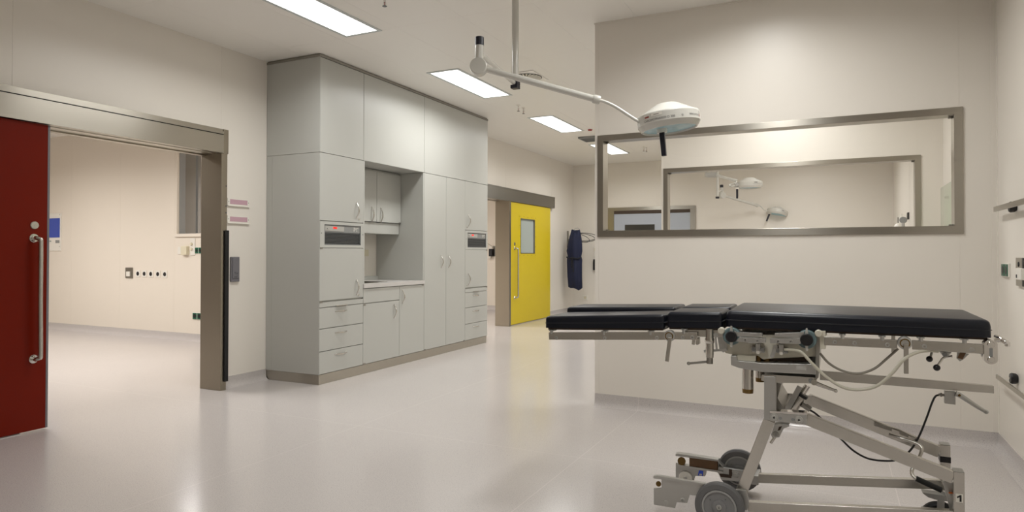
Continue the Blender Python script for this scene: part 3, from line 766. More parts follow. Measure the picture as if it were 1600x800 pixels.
tag(obj('ceiling_indicator', MB().lathe([(0, 0), (0.035, 0), (0.028, -0.014), (0, -0.018)], (x, y, CEIL - 0.0005), (0, 0, 1), 20), 'red_mark'), 'tiny red indicator on the ceiling above the exhaust box', 'indicator')

# ------------------------------------------------------------------ surgical lamps
def lamp_head(parent, c, n, r, face_dir, handle_len=0.13, text=True, handle_off=-0.03, handle_dir=None):
    """domed head; c = centre of the band's underside plane, n = up axis, face_dir = towards the viewer side of the band"""
    c, n = Vector(c), Vector(n).normalized()
    hb = 0.455 * r
    head = obj('lamp_head', MB().lathe([(r * 0.84, 0.012), (r * 0.865, 0.0), (r * 0.90, 0.002), (r * 0.985, 0.14 * r), (r, 0.17 * r), (r, hb), (r * 0.985, hb + 0.007), (r * 0.94, hb + 0.010), (r * 0.36, hb + 0.385 * r), (r * 0.31, hb + 0.40 * r), (0, hb + 0.405 * r)], c, n, 72), 'white', parent, angle=14)
    obj('lamp_glass', MB().lathe([(0, 0.010), (r * 0.85, 0.010), (r * 0.85, 0.03), (0, 0.03)], c, n, 48), 'lampglass', head)
    d = Vector(face_dir); d = (d - n * d.dot(n)).normalized(); e = n.cross(d)      # e: to the right as seen from the viewer
    hd = Vector(handle_dir).normalized() if handle_dir else -n
    p0 = c + e * handle_off + d * 0.0
    obj('handle', MB().tube([p0 + hd * -0.01, p0 + hd * handle_len], 0.019, 4, 0, radii=(0.021, 0.019)), 'navyblack', head, bevel=0.003)
    obj('handle_collar', MB().cyl(p0 + n * 0.012, p0 + n * -0.012, 0.03, seg=20), 'white_pl', head)
    def band(txt, size, ang0, h, mt, bold=0, up=1):
        v, f, w = text_geo(txt, size)
        vs = []
        for (a, b) in v:
            if up < 0: a, b = w - a, -b + size * 0.7
            th = R(ang0) + a / r
            vs.append(c + (d * math.cos(th) + e * math.sin(th)) * (r + 0.0007) + n * (h + b))
        return MB().raw(vs, f)
    def patch(a0, a1, h0, h1, mt, nm, off=0.0005):
        k = 8; vs = []; fs = []
        for i in range(k + 1):
            th = R(a0 + (a1 - a0) * i / k); o = c + (d * math.cos(th) + e * math.sin(th)) * (r + off)
            vs += [o + n * h0, o + n * h1]
        for i in range(k): fs.append((2 * i, 2 * i + 2, 2 * i + 3, 2 * i + 1))
        obj(nm, MB().raw(vs, fs), mt, head)
    if text:
        v, f, w = text_geo('CHROMOPHARE\u00ae D 300', 0.030)
        sc = r * R(60) / w
        vs = []
        for (a, b) in v:
            th = R(-62) + a * sc / r
            vs.append(c + (d * math.cos(th) + e * math.sin(th)) * (r + 0.0007) + n * (0.215 * r + b * min(sc, 1.0)))
        obj('lettering', MB().raw(vs, f), 'ink', head)
        v, f, w = text_geo('BERCHTOLD', 0.016)
        sc = r * R(29) / w; vs = []
        for (a, b) in v:
            th = R(27) + a * sc / r
            vs.append(c + (d * math.cos(th) + e * math.sin(th)) * (r + 0.0007) + n * (0.25 * r + b * 0.9))
        obj('maker_lettering', MB().raw(vs, f), 'ink', head)
        patch(58, 62, 0.24 * r, 0.31 * r, 'red_mark', 'red_mark'); patch(58, 59.5, 0.31 * r, 0.41 * r, 'ink', 'mark')
        patch(-62, -48, 0.405 * r, 0.445 * r, 'white_pl', 'sticker', 0.0009); patch(-45, -24, 0.36 * r, 0.44 * r, 'white_pl', 'sticker', 0.0009)
        patch(-60, -50, 0.345 * r, 0.385 * r, 'red_mark', 'red_mark', 0.0006)
        patch(-40, -30, 0.39 * r, 0.405 * r, 'ink', 'mark', 0.0012)
        th = R(12); o = c + (d * math.cos(th) + e * math.sin(th)) * (r + 0.001) + n * (0.27 * r)
        ax = (d * math.cos(th) + e * math.sin(th))
        obj('round_plug', MB().lathe([(0, 0.0008), (0.006, 0.0008), (0.007, 0), (0, 0)], o, ax, 20), 'lt_grey', head)
    else:
        patch(-5, 45, 0.24 * r, 0.27 * r, 'mid_grey', 'mark'); patch(0, 16, 0.36 * r, 0.41 * r, 'ink', 'mark')
    return head

def arm_set(t, pole_pt, spigot, elbow, collar, thin, r=1.0, cap_h=0.05):
    """horizontal arm, vertical spigot, spring arm, thin end tube (all world points)"""
    pole_pt, spigot, elbow, collar = map(Vector, (pole_pt, spigot, elbow, collar))
    obj('horizontal_arm', MB().cyl(pole_pt, spigot, 0.0155 * r, seg=20), 'white', t)
    top = spigot + Vector((0, 0, 0.045))
    obj('spigot', MB().cyl(elbow, top, 0.025 * r, seg=24), 'white', t)
    obj('spigot_cap', MB().lathe([(0, 0), (0.0265 * r, 0), (0.0265 * r, cap_h - 0.004), (0.023 * r, cap_h), (0, cap_h)], top, (0, 0, 1), 28), 'navyblack', t)
    d = (collar - elbow).normalized(); side = d.cross(Vector((0, 0, 1))).normalized()
    obj('elbow_joint', MB().lathe([(0, -0.036), (0.045 * r, -0.036), (0.05 * r, -0.031), (0.05 * r, 0.031), (0.045 * r, 0.036), (0, 0.036)], elbow, side, 36), 'white', t)
    sa = obj('spring_arm', MB().cyl(elbow + d * 0.03, elbow + d * 0.24, 0.0175 * r, seg=24).cyl(elbow + d * 0.22, collar, 0.0195 * r, seg=24), 'white', t)
    obj('arm_collar', MB().lathe([(0, -0.02), (0.024 * r, -0.02), (0.026 * r, -0.014), (0.026 * r, 0.016), (0.022 * r, 0.022), (0, 0.022)], collar, d, 28), 'white', sa)
    obj('end_tube', MB().tube([collar] + [Vector(p) for p in thin], 0.0095 * r, 14), 'white', t)

t = thing('surgical_lamp', 'white surgical lamp on a jointed ceiling arm above the operating table', 'surgical lamp', (-1.987, 4.134, 2.384)[:2] + (CEIL,))
px_, py_, pz_ = (-1.987, 4.134, 2.384)
obj('pole', MB().cyl((px_, py_, CEIL - 0.001), (px_, py_, 2.40), 0.024, seg=28).cyl((px_, py_, 2.43), (px_, py_, 2.405), 0.0255, seg=28), 'white', t)
obj('pole_end_cap', MB().box(px_ - 0.026, px_ + 0.026, py_ - 0.026, py_ + 0.026, 2.345, 2.37).box(px_ + 0.012, px_ + 0.026, py_ - 0.026, py_ + 0.026, 2.37, 2.41), 'navyblack', t, bevel=0.003)
arm_set(t, (-1.991, 4.132, 2.384), (-1.874, 3.411, 2.381), (-1.878, 3.410, 2.298), (-1.248, 3.696, 2.104), [(-1.204, 3.718, 2.091), (-1.147, 3.746, 2.061), (-1.070, 3.784, 2.005), (-1.009, 3.814, 1.964)])
hc = Vector((-0.868, 3.905, 1.930))
right = _x2
tilt = (Vector((0, 0, 1)) + right * -0.11 + Vector((_f.x, _f.y, 0)) * 0.02).normalized()
lamp_head(t, hc, tilt, 0.181, Vector((-_f.x, -_f.y, 0)), 0.150, True, -0.045, (Vector((0, 0, -1)) + right * 0.09))

# double lamp in the rear operating area
t = thing('surgical_lamp', 'distant pair of white surgical lamp heads seen through both partition windows', 'surgical lamp', (-1.767, 11.582, 2.247)[:2] + (CEIL,))
qx, qy, qz = (-1.767, 11.582, 2.247)
obj('pole', MB().cyl((qx, qy, CEIL - 0.001), (qx, qy, qz - 0.08), 0.020, seg=20), 'white', t)
obj('pole_end_cap', MB().box(qx - 0.028, qx + 0.028, qy - 0.028, qy + 0.028, qz - 0.11, qz - 0.08), 'navyblack', t)
# lower arm
arm_set(t, (-1.758, 11.587, 2.258), (-1.795, 12.235, 2.338), (-1.785, 12.241, 2.246), (-1.247, 12.727, 2.080), [(-1.195, 12.752, 2.068), (-1.143, 12.778, 2.010), (-1.081, 12.809, 1.975)], 1.15)
lamp_head(t, (-0.93, 12.884, 1.900), Vector((0, 0, 1)) + right * 0.26 + _f * 0.10, 0.181, -_f, 0.15, False, -0.13, Vector((0, 0, -1)) - right * 0.42)
# upper arm
obj('horizontal_arm', MB().cyl((qx, qy, 2.62), (-1.707, 10.274, 2.502)[:2] + (2.62,), 0.02, seg=16), 'white', t)
e0 = Vector((-1.707, 10.275, 2.396))
obj('spigot', MB().cyl(e0, e0[:2] + (2.64,), 0.03, seg=20), 'white', t)
obj('elbow_joint', MB().cyl(e0 - right * 0.04, e0 + right * 0.115, 0.042, seg=28), 'lt_grey', t)
c0 = Vector((-1.320, 10.353, 2.294))
obj('spring_arm', MB().cyl(e0 + right * 0.10, c0, 0.0225, seg=20).cyl(c0 - Vector(((c0 - e0).normalized())) * 0.02, c0 + Vector(((c0 - e0).normalized())) * 0.025, 0.028, seg=20), 'white', t)
obj('end_tube', MB().tube([c0, (-1.299, 10.253, 2.259), (-1.377, 10.160, 2.216), (-1.345, 10.120, 2.192), (-1.269, 10.157, 2.211)], 0.011, 12), 'white', t)
obj('head_bracket', MB().cyl((-1.302, 10.141, 2.206), (-1.235, 10.173, 2.206), 0.03, seg=16), 'lt_grey', t)
lamp_head(t, (-1.104, 10.238, 2.164), Vector((0, 0, 1)) + right * -0.01, 0.178, -_f, 0.15, False, -0.185, Vector((0, 0, -1)))

# ------------------------------------------------------------------ right wall fittings
def wall_rail(z, label, y1=4.885, h=0.030, ky=4.56, kz=-0.015):
    t = thing('equipment_rail', label, 'rail', (XR, 3.6, z), 'equipment rails on the right wall')
    obj('flat_bar', MB().box(0.862, 0.872, 2.9, y1, z - h / 2, z + h / 2), 'steel', t, bevel=0.0015)
    k = 0
    for y in (ky, 3.75, 3.05):
        b = obj('standoff', MB().cyl((0.873, y, z + kz), (XR - 0.001, y, z + kz), 0.008, seg=12), 'chrome', t)
        obj('standoff_knob', MB().lathe([(0, 0), (0.022, 0), (0.029, -0.008), (0.031, -0.026), (0.026, -0.034), (0, -0.034)], (XR - 0.001, y, z + kz), (1, 0, 0), 24), 'black', b)
wall_rail(1.469, 'steel equipment rail on the right wall, upper one at head height', 4.83, 0.030, 4.52, -0.006)
wall_rail(0.476, 'steel equipment rail on the right wall, lower one beside the operating table', 4.80, 0.024, 4.52, 0.036)
def green_sockets(name, ax, label, a0, a1, z0, z1, sd, c, n=2):
    t = thing(name, label, 'socket', ((c, (a0 + a1) / 2, z0) if ax == 0 else ((a0 + a1) / 2, c, z0)))
    def bx(d0, d1, u0, u1, e0, e1):
        return MB().box(c + sd * d0, c + sd * d1, u0, u1, e0, e1) if ax == 0 else MB().box(u0, u1, c + sd * d0, c + sd * d1, e0, e1)
    obj('plate', bx(0, 0.010, a0, a1, z0, z1), 'white_pl', t, bevel=0.002)
    w = (a1 - a0) / n
    for k in range(n):
        u0, u1 = a0 + k * w + 0.006, a0 + (k + 1) * w - 0.006
        so = obj('socket_insert', bx(0.010, 0.014, u0, u1, z0 + 0.006, z1 - 0.006), 'green', t)
        um, zm = (u0 + u1) / 2, (z0 + z1) / 2; r = min(u1 - u0, z1 - z0) * 0.36
        p0 = (c + sd * 0.0138, um, zm) if ax == 0 else (um, c + sd * 0.0138, zm)
        obj('socket_well', MB().lathe([(0, 0.0008), (r, 0.0008), (r, 0), (0, 0)], p0, (sd, 0, 0) if ax == 0 else (0, sd, 0), 20), 'black', so)
    return t
green_sockets('green_socket_pair', 0, 'pair of green sockets on the right wall under the upper rail', 4.675, 4.835, 1.067, 1.148, -1, XR)
t = thing('steel_service_plate', 'brushed steel service plate with a white device on the right wall', 'wall plate', (XR, 4.40, 1.03))
obj('plate', MB().box(XR - 0.012, XR, 4.30, 4.488, 1.028, 1.182), 'steel', t, bevel=0.002)
py_, pz_ = (4.425, 1.146)
obj('round_port', MB().lathe([(0, 0.003), (0.013, 0.003), (0.014, 0), (0, 0)], (XR - 0.012, py_, pz_), (-1, 0, 0), 20), 'black', t)
(dy0, dz1), (dy1, dz0) = [(4.396, 1.126), (4.282, 1.064)]
obj('white_device', MB().box(XR - 0.032, XR - 0.012, dy1, dy0, dz0, dz1), 'white_pl', t, bevel=0.004)
obj('device_label', MB().box(XR - 0.0332, XR - 0.032, dy0 - 0.035, dy0 - 0.012, dz0 + 0.010, dz0 + 0.028), 'ink', t)
my0 = (4.338, 1.123)[0]
obj('dark_side_module', MB().box(XR - 0.016, XR - 0.012, 4.302, my0, 1.03, 1.18), 'black', t, bevel=0.001)
t = thing('splash_screen', 'greenish glass splash screen on the right wall between the partitions', 'glass screen', (XR - 0.03, 6.2, 0.9))
obj('glass_sheet', MB().box(XR - 0.036, XR - 0.030, 5.4, 7.125, 0.9, 1.803), 'glass_green', t)
mb = MB()
for y in (5.6, 6.9):
    for z in (1.0, 1.7): mb.cyl((XR - 0.030, y, z), (XR - 0.001, y, z), 0.012, seg=14)
obj('spacer', mb, 'chrome', t)
# rear area fittings on the right wall (seen small through both windows)
t = thing('small_socket_panel', 'tiny socket panel on the far right wall seen through both windows', 'socket', (XR, 11.6, 1.6))
obj('plate', MB().box(XR - 0.015, XR, 11.3, 11.9, 1.60, 1.80), 'white_pl', t, bevel=0.003)
obj('socket_well', MB().box(XR - 0.02, XR - 0.015, 11.75, 11.86, 1.63, 1.77), 'black', t)
t = thing('gas_flow_meter', 'round grey dial on a short stem seen through the second window', 'gauge', (XR - 0.08, 10.2, 1.45))
obj('stem', MB().cyl((XR - 0.08, 10.2, 1.45), (XR - 0.08, 10.2, 1.64), 0.02, seg=14).box(XR - 0.08, XR, 10.18, 10.22, 1.46, 1.50), 'lt_grey', t)
obj('dial', MB().lathe([(0, 0.02), (0.036, 0.02), (0.044, 0.01), (0.044, -0.02), (0, -0.02)], (XR - 0.08, 10.2, 1.655), (-0.3, -1, 0), 24), 'mid_grey', t)
obj('inlet', MB().box(XR - 0.02, XR, 10.30, 10.42, 1.67, 1.76), 'black', t)
t = thing('white_canister', 'white rounded canister beside the dial seen through the second window', 'canister', (XR - 0.10, 10.6, 1.38))
obj('canister', MB().lathe([(0, 0), (0.06, 0.0), (0.066, 0.02), (0.066, 0.17), (0.045, 0.215), (0.02, 0.23), (0, 0.23)], (XR - 0.10, 10.6, 1.40), (0, 0, 1), 28), 'white_pl', t)
obj('bracket', MB().box(XR - 0.06, XR, 10.57, 10.63, 1.45, 1.50), 'lt_grey', t)

# ------------------------------------------------------------------ corridor: apron rack, apron, switches
t = thing('apron_rack', 'black wire apron rack with swing hangers on the left wall corner', 'rack', (XL, 12.6, 1.35))
obj('wall_bracket', MB().box(XL, XL + 0.02, 12.56, 12.62, 1.32, 1.66).box(XL + 0.02, XL + 0.05, 12.575, 12.605, 1.44, 1.50), 'steel_d', t)
for i, (dx, dy, dz) in enumerate(((0.60, -0.02, 0.05), (0.60, -0.14, 0.0), (0.52, -0.26, -0.04), (0.34, -0.34, 0.02))):
    p = Vector((XL + 0.045, 12.59, 1.50 + 0.01 * i)); q = p + Vector((dx, dy, dz - 0.02))
    m1 = p.lerp(q, 0.35) + Vector((0, 0, 0.10)); m2 = p.lerp(q, 0.8) + Vector((0, 0, 0.07))
    n1 = p.lerp(q, 0.8) + Vector((0, 0, -0.05)); n2 = p.lerp(q, 0.35) + Vector((0, 0, -0.05))
    obj('swing_hanger', MB().tube([p, m1, m2, q, n1, n2], 0.0055, 8, closed=True), 'black', t)
def apron():
    # cloth apron hanging edge-on: superellipse sections from hem to shoulders
    cx, cy = -4.60, 12.30
    rows = [(0.50, .095, .10, .02), (0.52, .125, .13, .01), (0.75, .13, .14, 0), (0.95, .135, .14, 0), (1.08, .14, .13, 0), (1.15, .125, .11, 0), (1.25, .145, .13, 0), (1.38, .13, .13, 0.01), (1.50, .11, .12, .015), (1.60, .09, .10, .02), (1.645, .075, .07, .02)]
    mb = MB(); rings = []
    n = 48
    for i, (z, a, b, ox) in enumerate(rows):
        ring = []
        for k in range(n):
            th = 2 * math.pi * k / n
            fold = 1 + 0.07 * math.sin(5 * th + z * 2) + 0.05 * math.sin(9 * th + 1.7 * z)
            ca, sa = math.cos(th), math.sin(th)
            x = cx + ox + a * fold * math.copysign(abs(ca) ** 0.8, ca); y = cy + b * fold * math.copysign(abs(sa) ** 0.8, sa)
            zz = z
            if i == len(rows) - 1: zz += 0.035 * abs(ca) - 0.07 * max(0, -sa) ** 2      # shoulders high, neckline dips to the front
            if i <= 1: zz += 0.05 * max(0, -ca) + 0.02 * math.sin(3 * th)
            ring.append((x, y, zz))
        rings.append(ring)
    mb.ring_loft(rings)
    return mb
ap = tag(obj('radiation_apron', apron(), 'navy', angle=80), 'navy blue protective apron hanging from the wire rack in the corridor corner', 'apron')
obj('waist_sash', MB().tube([(-4.735, 12.22, 1.13), (-4.67, 12.155, 1.10), (-4.59, 12.145, 1.12), (-4.51, 12.165, 1.10), (-4.46, 12.24, 1.12)], 0.016, 8).tube([(-4.59, 12.14, 1.12), (-4.575, 12.13, 1.0), (-4.57, 12.14, 0.84)], 0.012, 8).tube([(-4.60, 12.14, 1.12), (-4.61, 12.13, 1.02), (-4.605, 12.135, 0.92)], 0.011, 8), 'sash', ap)
obj('hanging_loop', MB().tube([(-4.66, 12.33, 1.62), (-4.63, 12.40, 1.70), (-4.56, 12.42, 1.70), (-4.53, 12.34, 1.63)], 0.006, 8), 'lt_grey', ap)
t = thing('light_switch', 'small white double light switch on the far wall above the dark box', 'switch', (-4.36, YF, 1.15))
obj('plate', MB().box(-4.42, -4.33, YF - 0.01, YF, 1.245, 1.33), 'white_pl', t, bevel=0.002)
obj('rocker', MB().box(-4.415, -4.325, YF - 0.012, YF, 1.13, 1.225), 'white_pl', t, bevel=0.002)
obj('rocker_key', MB().box(-4.405, -4.345, YF - 0.014, YF - 0.01, 1.26, 1.315), 'ivory', t)
t = thing('wall_box', 'small dark box on the far wall at the corridor end', 'wall box', (-4.36, YF, 0.86))
obj('case', MB().box(-4.42, -4.24, YF - 0.05, YF, 0.865, 1.085), 'navyblack', t, bevel=0.004)
obj('lid', MB().box(-4.41, -4.25, YF - 0.056, YF - 0.05, 0.88, 1.07), 'black', t, bevel=0.002)
t = thing('power_socket', 'lone white socket low on the far corridor wall', 'socket', (-4.58, YF, 0.27))
obj('plate', MB().box(-4.66, -4.55, YF - 0.01, YF, 0.245, 0.345), 'white_pl', t, bevel=0.002)
obj('socket_well', MB().lathe([(0, 0.001), (0.03, 0.001), (0.03, 0), (0, 0)], (-4.605, YF - 0.01, 0.295), (0, -1, 0), 20), 'ivory', t)

# ------------------------------------------------------------------ room behind the yellow door: soap dispenser
YS = 12.45
t = thing('soap_dispenser', 'wall soap dispenser with a wire lever in the room behind the yellow door', 'dispenser', (-6.51, YS, 1.13))
obj('back_plate', MB().box(-6.50, -6.40, YS - 0.01, YS, 1.14, 1.36), 'steel_d', t)
obj('bottle', MB().box(-6.56, -6.48, YS - 0.09, YS - 0.01, 1.14, 1.30), 'black', t, bevel=0.01)
obj('bottle_top', MB().box(-6.565, -6.475, YS - 0.095, YS - 0.01, 1.30, 1.35), 'white_pl', t, bevel=0.01)
obj('lever', MB().tube([(-6.50, YS - 0.05, 1.35), (-6.52, YS - 0.10, 1.38), (-6.60, YS - 0.14, 1.43), (-6.62, YS - 0.14, 1.42)], 0.006, 8), 'table_steel', t)
obj('drip_cup', MB().box(-6.60, -6.52, YS - 0.08, YS - 0.01, 1.10, 1.13), 'white_pl', t, bevel=0.004)

# ------------------------------------------------------------------ room behind the red door: wall fittings
YW = 6.24
t = thing('monitor_panel', 'white wall panel with a blue screen in the room behind the red door', 'control panel', (-11.1, YW, 1.2))
obj('panel', MB().box(-11.42, -10.885, YW - 0.012, YW, 1.232, 1.825), 'white_pl', t, bevel=0.003)
obj('screen', MB().box(-11.19, -10.915, YW - 0.016, YW - 0.012, 1.442, 1.745), 'blue_scr', t)
obj('keypad', MB().box(-11.02, -10.92, YW - 0.016, YW - 0.012, 1.355, 1.40), 'mid_grey', t)
mb = MB()
for x in (-11.23, -11.19, -11.15): mb.cyl((x, YW - 0.012, 1.385), (x, YW - 0.017, 1.385), 0.011, seg=14)
obj('button', mb, 'teal', t)
obj('screw', MB().cyl((-10.92, YW - 0.012, 1.30), (-10.92, YW - 0.014, 1.30), 0.006, seg=10).cyl((-10.92, YW - 0.012, 1.80), (-10.92, YW - 0.014, 1.80), 0.006, seg=10), 'mid_grey', t)
t = thing('steel_switch_plate', 'small steel plate with a white switch behind the red door', 'switch', (-9.23, YW, 0.83))
obj('plate', MB().box(-9.315, -9.15, YW - 0.01, YW, 0.832, 0.988), 'steel_d', t, bevel=0.002)
obj('switch_body', MB().box(-9.27, -9.195, YW - 0.028, YW - 0.01, 0.86, 0.93), 'white_pl', t, bevel=0.003)
for k, x in enumerate((-9.038, -8.897, -8.755, -8.606, -8.459)):
    t = thing('round_wall_port', ('leftmost of five small white wall ports with black centres', 'second from left of five small white wall ports', 'middle one of five small white wall ports', 'fourth from left of five small white wall ports', 'rightmost of five small white wall ports with black centres')[k], 'wall port', (x, YW, 0.86), 'row of wall ports behind the red door')
    obj('plate', MB().box(x - 0.046, x + 0.046, YW - 0.008, YW, 0.853, 0.951), 'white_pl', t, bevel=0.002)
    obj('port_hole', MB().lathe([(0, 0.004), (0.026, 0.004), (0.03, 0), (0, 0)], (x, YW - 0.008, 0.902), (0, -1, 0), 20), 'black', t)
t = thing('thermostat', 'ivory double wall control below the side-room window', 'thermostat', (-8.08, YW, 1.17))
obj('base_plate', MB().box(-8.19, -8.07, YW - 0.01, YW, 1.185, 1.285), 'white_pl', t, bevel=0.002)
obj('control_box', MB().box(-8.08, -7.965, YW - 0.05, YW, 1.175, 1.295), 'ivory', t, bevel=0.006)
t = thing('tall_switch_strip', 'tall white strip with two round buttons below the side-room window', 'switch', (-7.88, YW, 1.17))
obj('plate', MB().box(-7.935, -7.845, YW - 0.01, YW, 1.17, 1.405), 'white_pl', t, bevel=0.002)
for z in (1.255, 1.325): obj('button', MB().cyl((-7.905, YW - 0.01, z), (-7.905, YW - 0.028, z), 0.018, seg=18), 'ivory', t)
green_sockets('green_socket_pair', 1, 'pair of green sockets at shoulder height next to the steel door jamb, side room', -7.84, -7.70, 1.19, 1.28, -1, YW)
green_sockets('green_socket_pair', 1, 'low pair of green sockets near the floor next to the steel door jamb, side room', -7.88, -7.70, 0.295, 0.39, -1, YW)

# ------------------------------------------------------------------ operating table
TN, TF = 2.993, 3.533
TM = (TN + TF) / 2
def mir(y): return 2 * TM - y
T = thing('operating_table', 'mobile operating table with black cushions and a steel scissor trolley', 'operating table', (-0.05, TM, 0))

def pad(name, x0, x1, y0, y1, zb0, zt0, zb1, zt1, r=0.02, seam=True):
    """cushion with rounded edges, heights given at both x ends"""
    mb = MB().hexa([(x0, y0, zb0), (x1, y0, zb1), (x1, y1, zb1), (x0, y1, zb0), (x0, y0, zt0), (x1, y0, zt1), (x1, y1, zt1), (x0, y1, zt0)])
    bmesh.ops.bevel(mb.bm, geom=[e for e in mb.bm.edges if max(v.co.z for v in e.verts) - 0 > 0 and not (abs(e.verts[0].co.z - (zb0 if abs(e.verts[0].co.x - x0) < 1e-4 else zb1)) < 1e-4 and abs(e.verts[1].co.z - (zb0 if abs(e.verts[1].co.x - x0) < 1e-4 else zb1)) < 1e-4)], offset=r, segments=5, profile=0.6, affect='EDGES')
    o = obj(name, mb, 'vinyl', T, angle=50)
    if seam:
        e = 0.0012; k = 0.42
        za, zb = zb0 + (zt0 - zb0) * k, zb1 + (zt1 - zb1) * k
        c = r * 0.5
        pts = [(x0 + c, y0 - e, za), (x1 - c, y0 - e, zb), (x1 + e, y0 + c, zb), (x1 + e, y1 - c, zb), (x1 - c, y1 + e, zb), (x0 + c, y1 + e, za), (x0 - e, y1 - c, za), (x0 - e, y0 + c, za)]
        obj('piping', MB().tube(pts, 0.0016, 6, 0, closed=True), 'piping', o)
    return o
pad('back_cushion', -0.424, 0.528, TN, TF, 0.884, 0.955, 0.889, 0.955, 0.027)
pad('seat_cushion', -0.678, -0.438, TN, TN + 0.255, 0.868, 0.938, 0.876, 0.946)
pad('seat_cushion', -0.678, -0.438, TF - 0.255, TF, 0.872, 0.940, 0.878, 0.948)
pad('leg_cushion', -1.275, -0.690, TN, TN + 0.255, 0.836, 0.893, 0.862, 0.926, 0.018)
pad('leg_cushion', (-1.274, 0.9)[0], -0.700, TF - 0.255, TF, 0.858, 0.917, 0.872, 0.938, 0.018)
# brown boards the cushions lie on
def board(x0, x1, y0, y1, z0, z1, th=0.009):
    return obj('cushion_board', MB().hexa([(x0, y0, z0 - th), (x1, y0, z1 - th), (x1, y1, z1 - th), (x0, y1, z0 - th), (x0, y0, z0 - 0.0005), (x1, y0, z1 - 0.0005), (x1, y1, z1 - 0.0005), (x0, y1, z0 - 0.0005)]), 'brown_d', T)
board(-0.40, 0.515, TN + 0.012, TF - 0.012, 0.884, 0.889)
board(-0.670, -0.44, TN + 0.012, TN + 0.245, 0.868, 0.876); board(-0.670, -0.44, TF - 0.245, TF - 0.012, 0.872, 0.878)
board(-1.262, -0.700, TN + 0.010, TN + 0.245, 0.836, 0.861); board((-1.263, 0.9)[0], -0.71, TF - 0.245, TF - 0.010, 0.858, 0.871)

# accessory rails on both long sides
def rail(p0, p1, screws, posts, zpost, th=0.010, hh=0.036, sides=(0, 1)):
    for sd in sides:
        y = TN - 0.012 if sd == 0 else mir(TN - 0.012)
        o = obj('side_rail', MB().bar((p0[0], y, p0[1]), (p1[0], y, p1[1]), th, hh), 'table_steel', T, bevel=0.0015)
        mb = MB(); ms = MB()
        sg = -1 if sd == 0 else 1
        for (x, z) in screws:
            ms.lathe([(0.0035, 0.0012), (0.008, 0.0012), (0.0085, 0), (0, 0)], (x, y + sg * th / 2, z), (0, sg, 0), 16)
        if screws: obj('countersunk_screw', ms, 'alu', o)
        for x, z0, z1 in posts:
            mb.cyl((x, y, z0), (x, y, z1), 0.0075, seg=12); mb.box(x - 0.012, x + 0.012, y - 0.005 - (0 if sd == 0 else 0.03), y + 0.005 + (0.03 if sd == 0 else 0), z1 - 0.005, z1)
        if posts: obj('rail_post', mb, 'alu', o)
rail((-1.248, 0.799), (-0.681, 0.831), [(-1.209, 0.792), (-0.964, 0.806), (-0.719, 0.82)], [(-1.235, 0.81, 0.829), (-0.97, 0.82, 0.838), (-0.75, 0.83, 0.850)], 0)
rail((-0.647, 0.834), (-0.543, 0.838), [(-0.604, 0.829), (-0.563, 0.832)], [(-0.60, 0.845, 0.866)], 0, hh=0.033)
rail((-0.036, 0.847), (0.221, 0.849), [(0.002, 0.845), (0.073, 0.845), (0.187, 0.845)], [(0.03, 0.86, 0.878), (0.17, 0.86, 0.879)], 0, hh=0.035)
rail((0.271, 0.85), (0.499, 0.848), [(0.311, 0.847), (0.462, 0.844)], [(0.30, 0.865, 0.881), (0.44, 0.865, 0.882)], 0, hh=0.036)
# inner beam between the short rail and the joint
obj('leg_section_arm', MB().bar((-0.60, TN + 0.02, 0.846), (-0.43, TN + 0.02, 0.852), 0.02, 0.032).bar((-0.60, mir(TN + 0.02), 0.846), (-0.43, mir(TN + 0.02), 0.852), 0.02, 0.032), 'table_steel', T, bevel=0.002)

# round rail clamps with hanging levers
def clamp(c, lever, sides=(0, 1), r=0.025, w=0.017):
    for sd in sides:
        y = TN - 0.012 if sd == 0 else mir(TN - 0.012); sg = -1 if sd == 0 else 1
        o = obj('rail_clamp', MB().lathe([(0, 0.018), (r * 0.62, 0.018), (r * 0.7, 0.014), (r * 0.95, 0.012), (r, 0.008), (r, -0.012), (0, -0.012)], (c[0], y, c[1]), (0, sg, 0), 32), 'alu', T)
        obj('clamp_ring', MB().lathe([(r * 0.55, 0.0195), (r * 0.72, 0.0195), (r * 0.72, 0.012), (r * 0.55, 0.012)], (c[0], y, c[1]), (0, sg, 0), 32), 'brass', o)
        (x0, z0), (x1, z1) = lever
        obj('clamp_lever', MB().bar((x0, y + sg * 0.024, z0), (x1, y + sg * 0.024, z1), 0.007, w, (1, 0, 0)), 'table_steel', o, bevel=0.002)
clamp((-0.662, 0.833), [(-0.656, 0.829), (-0.67, 0.72)])
clamp((0.246, 0.856), [(0.249, 0.856), (0.249, 0.74)])

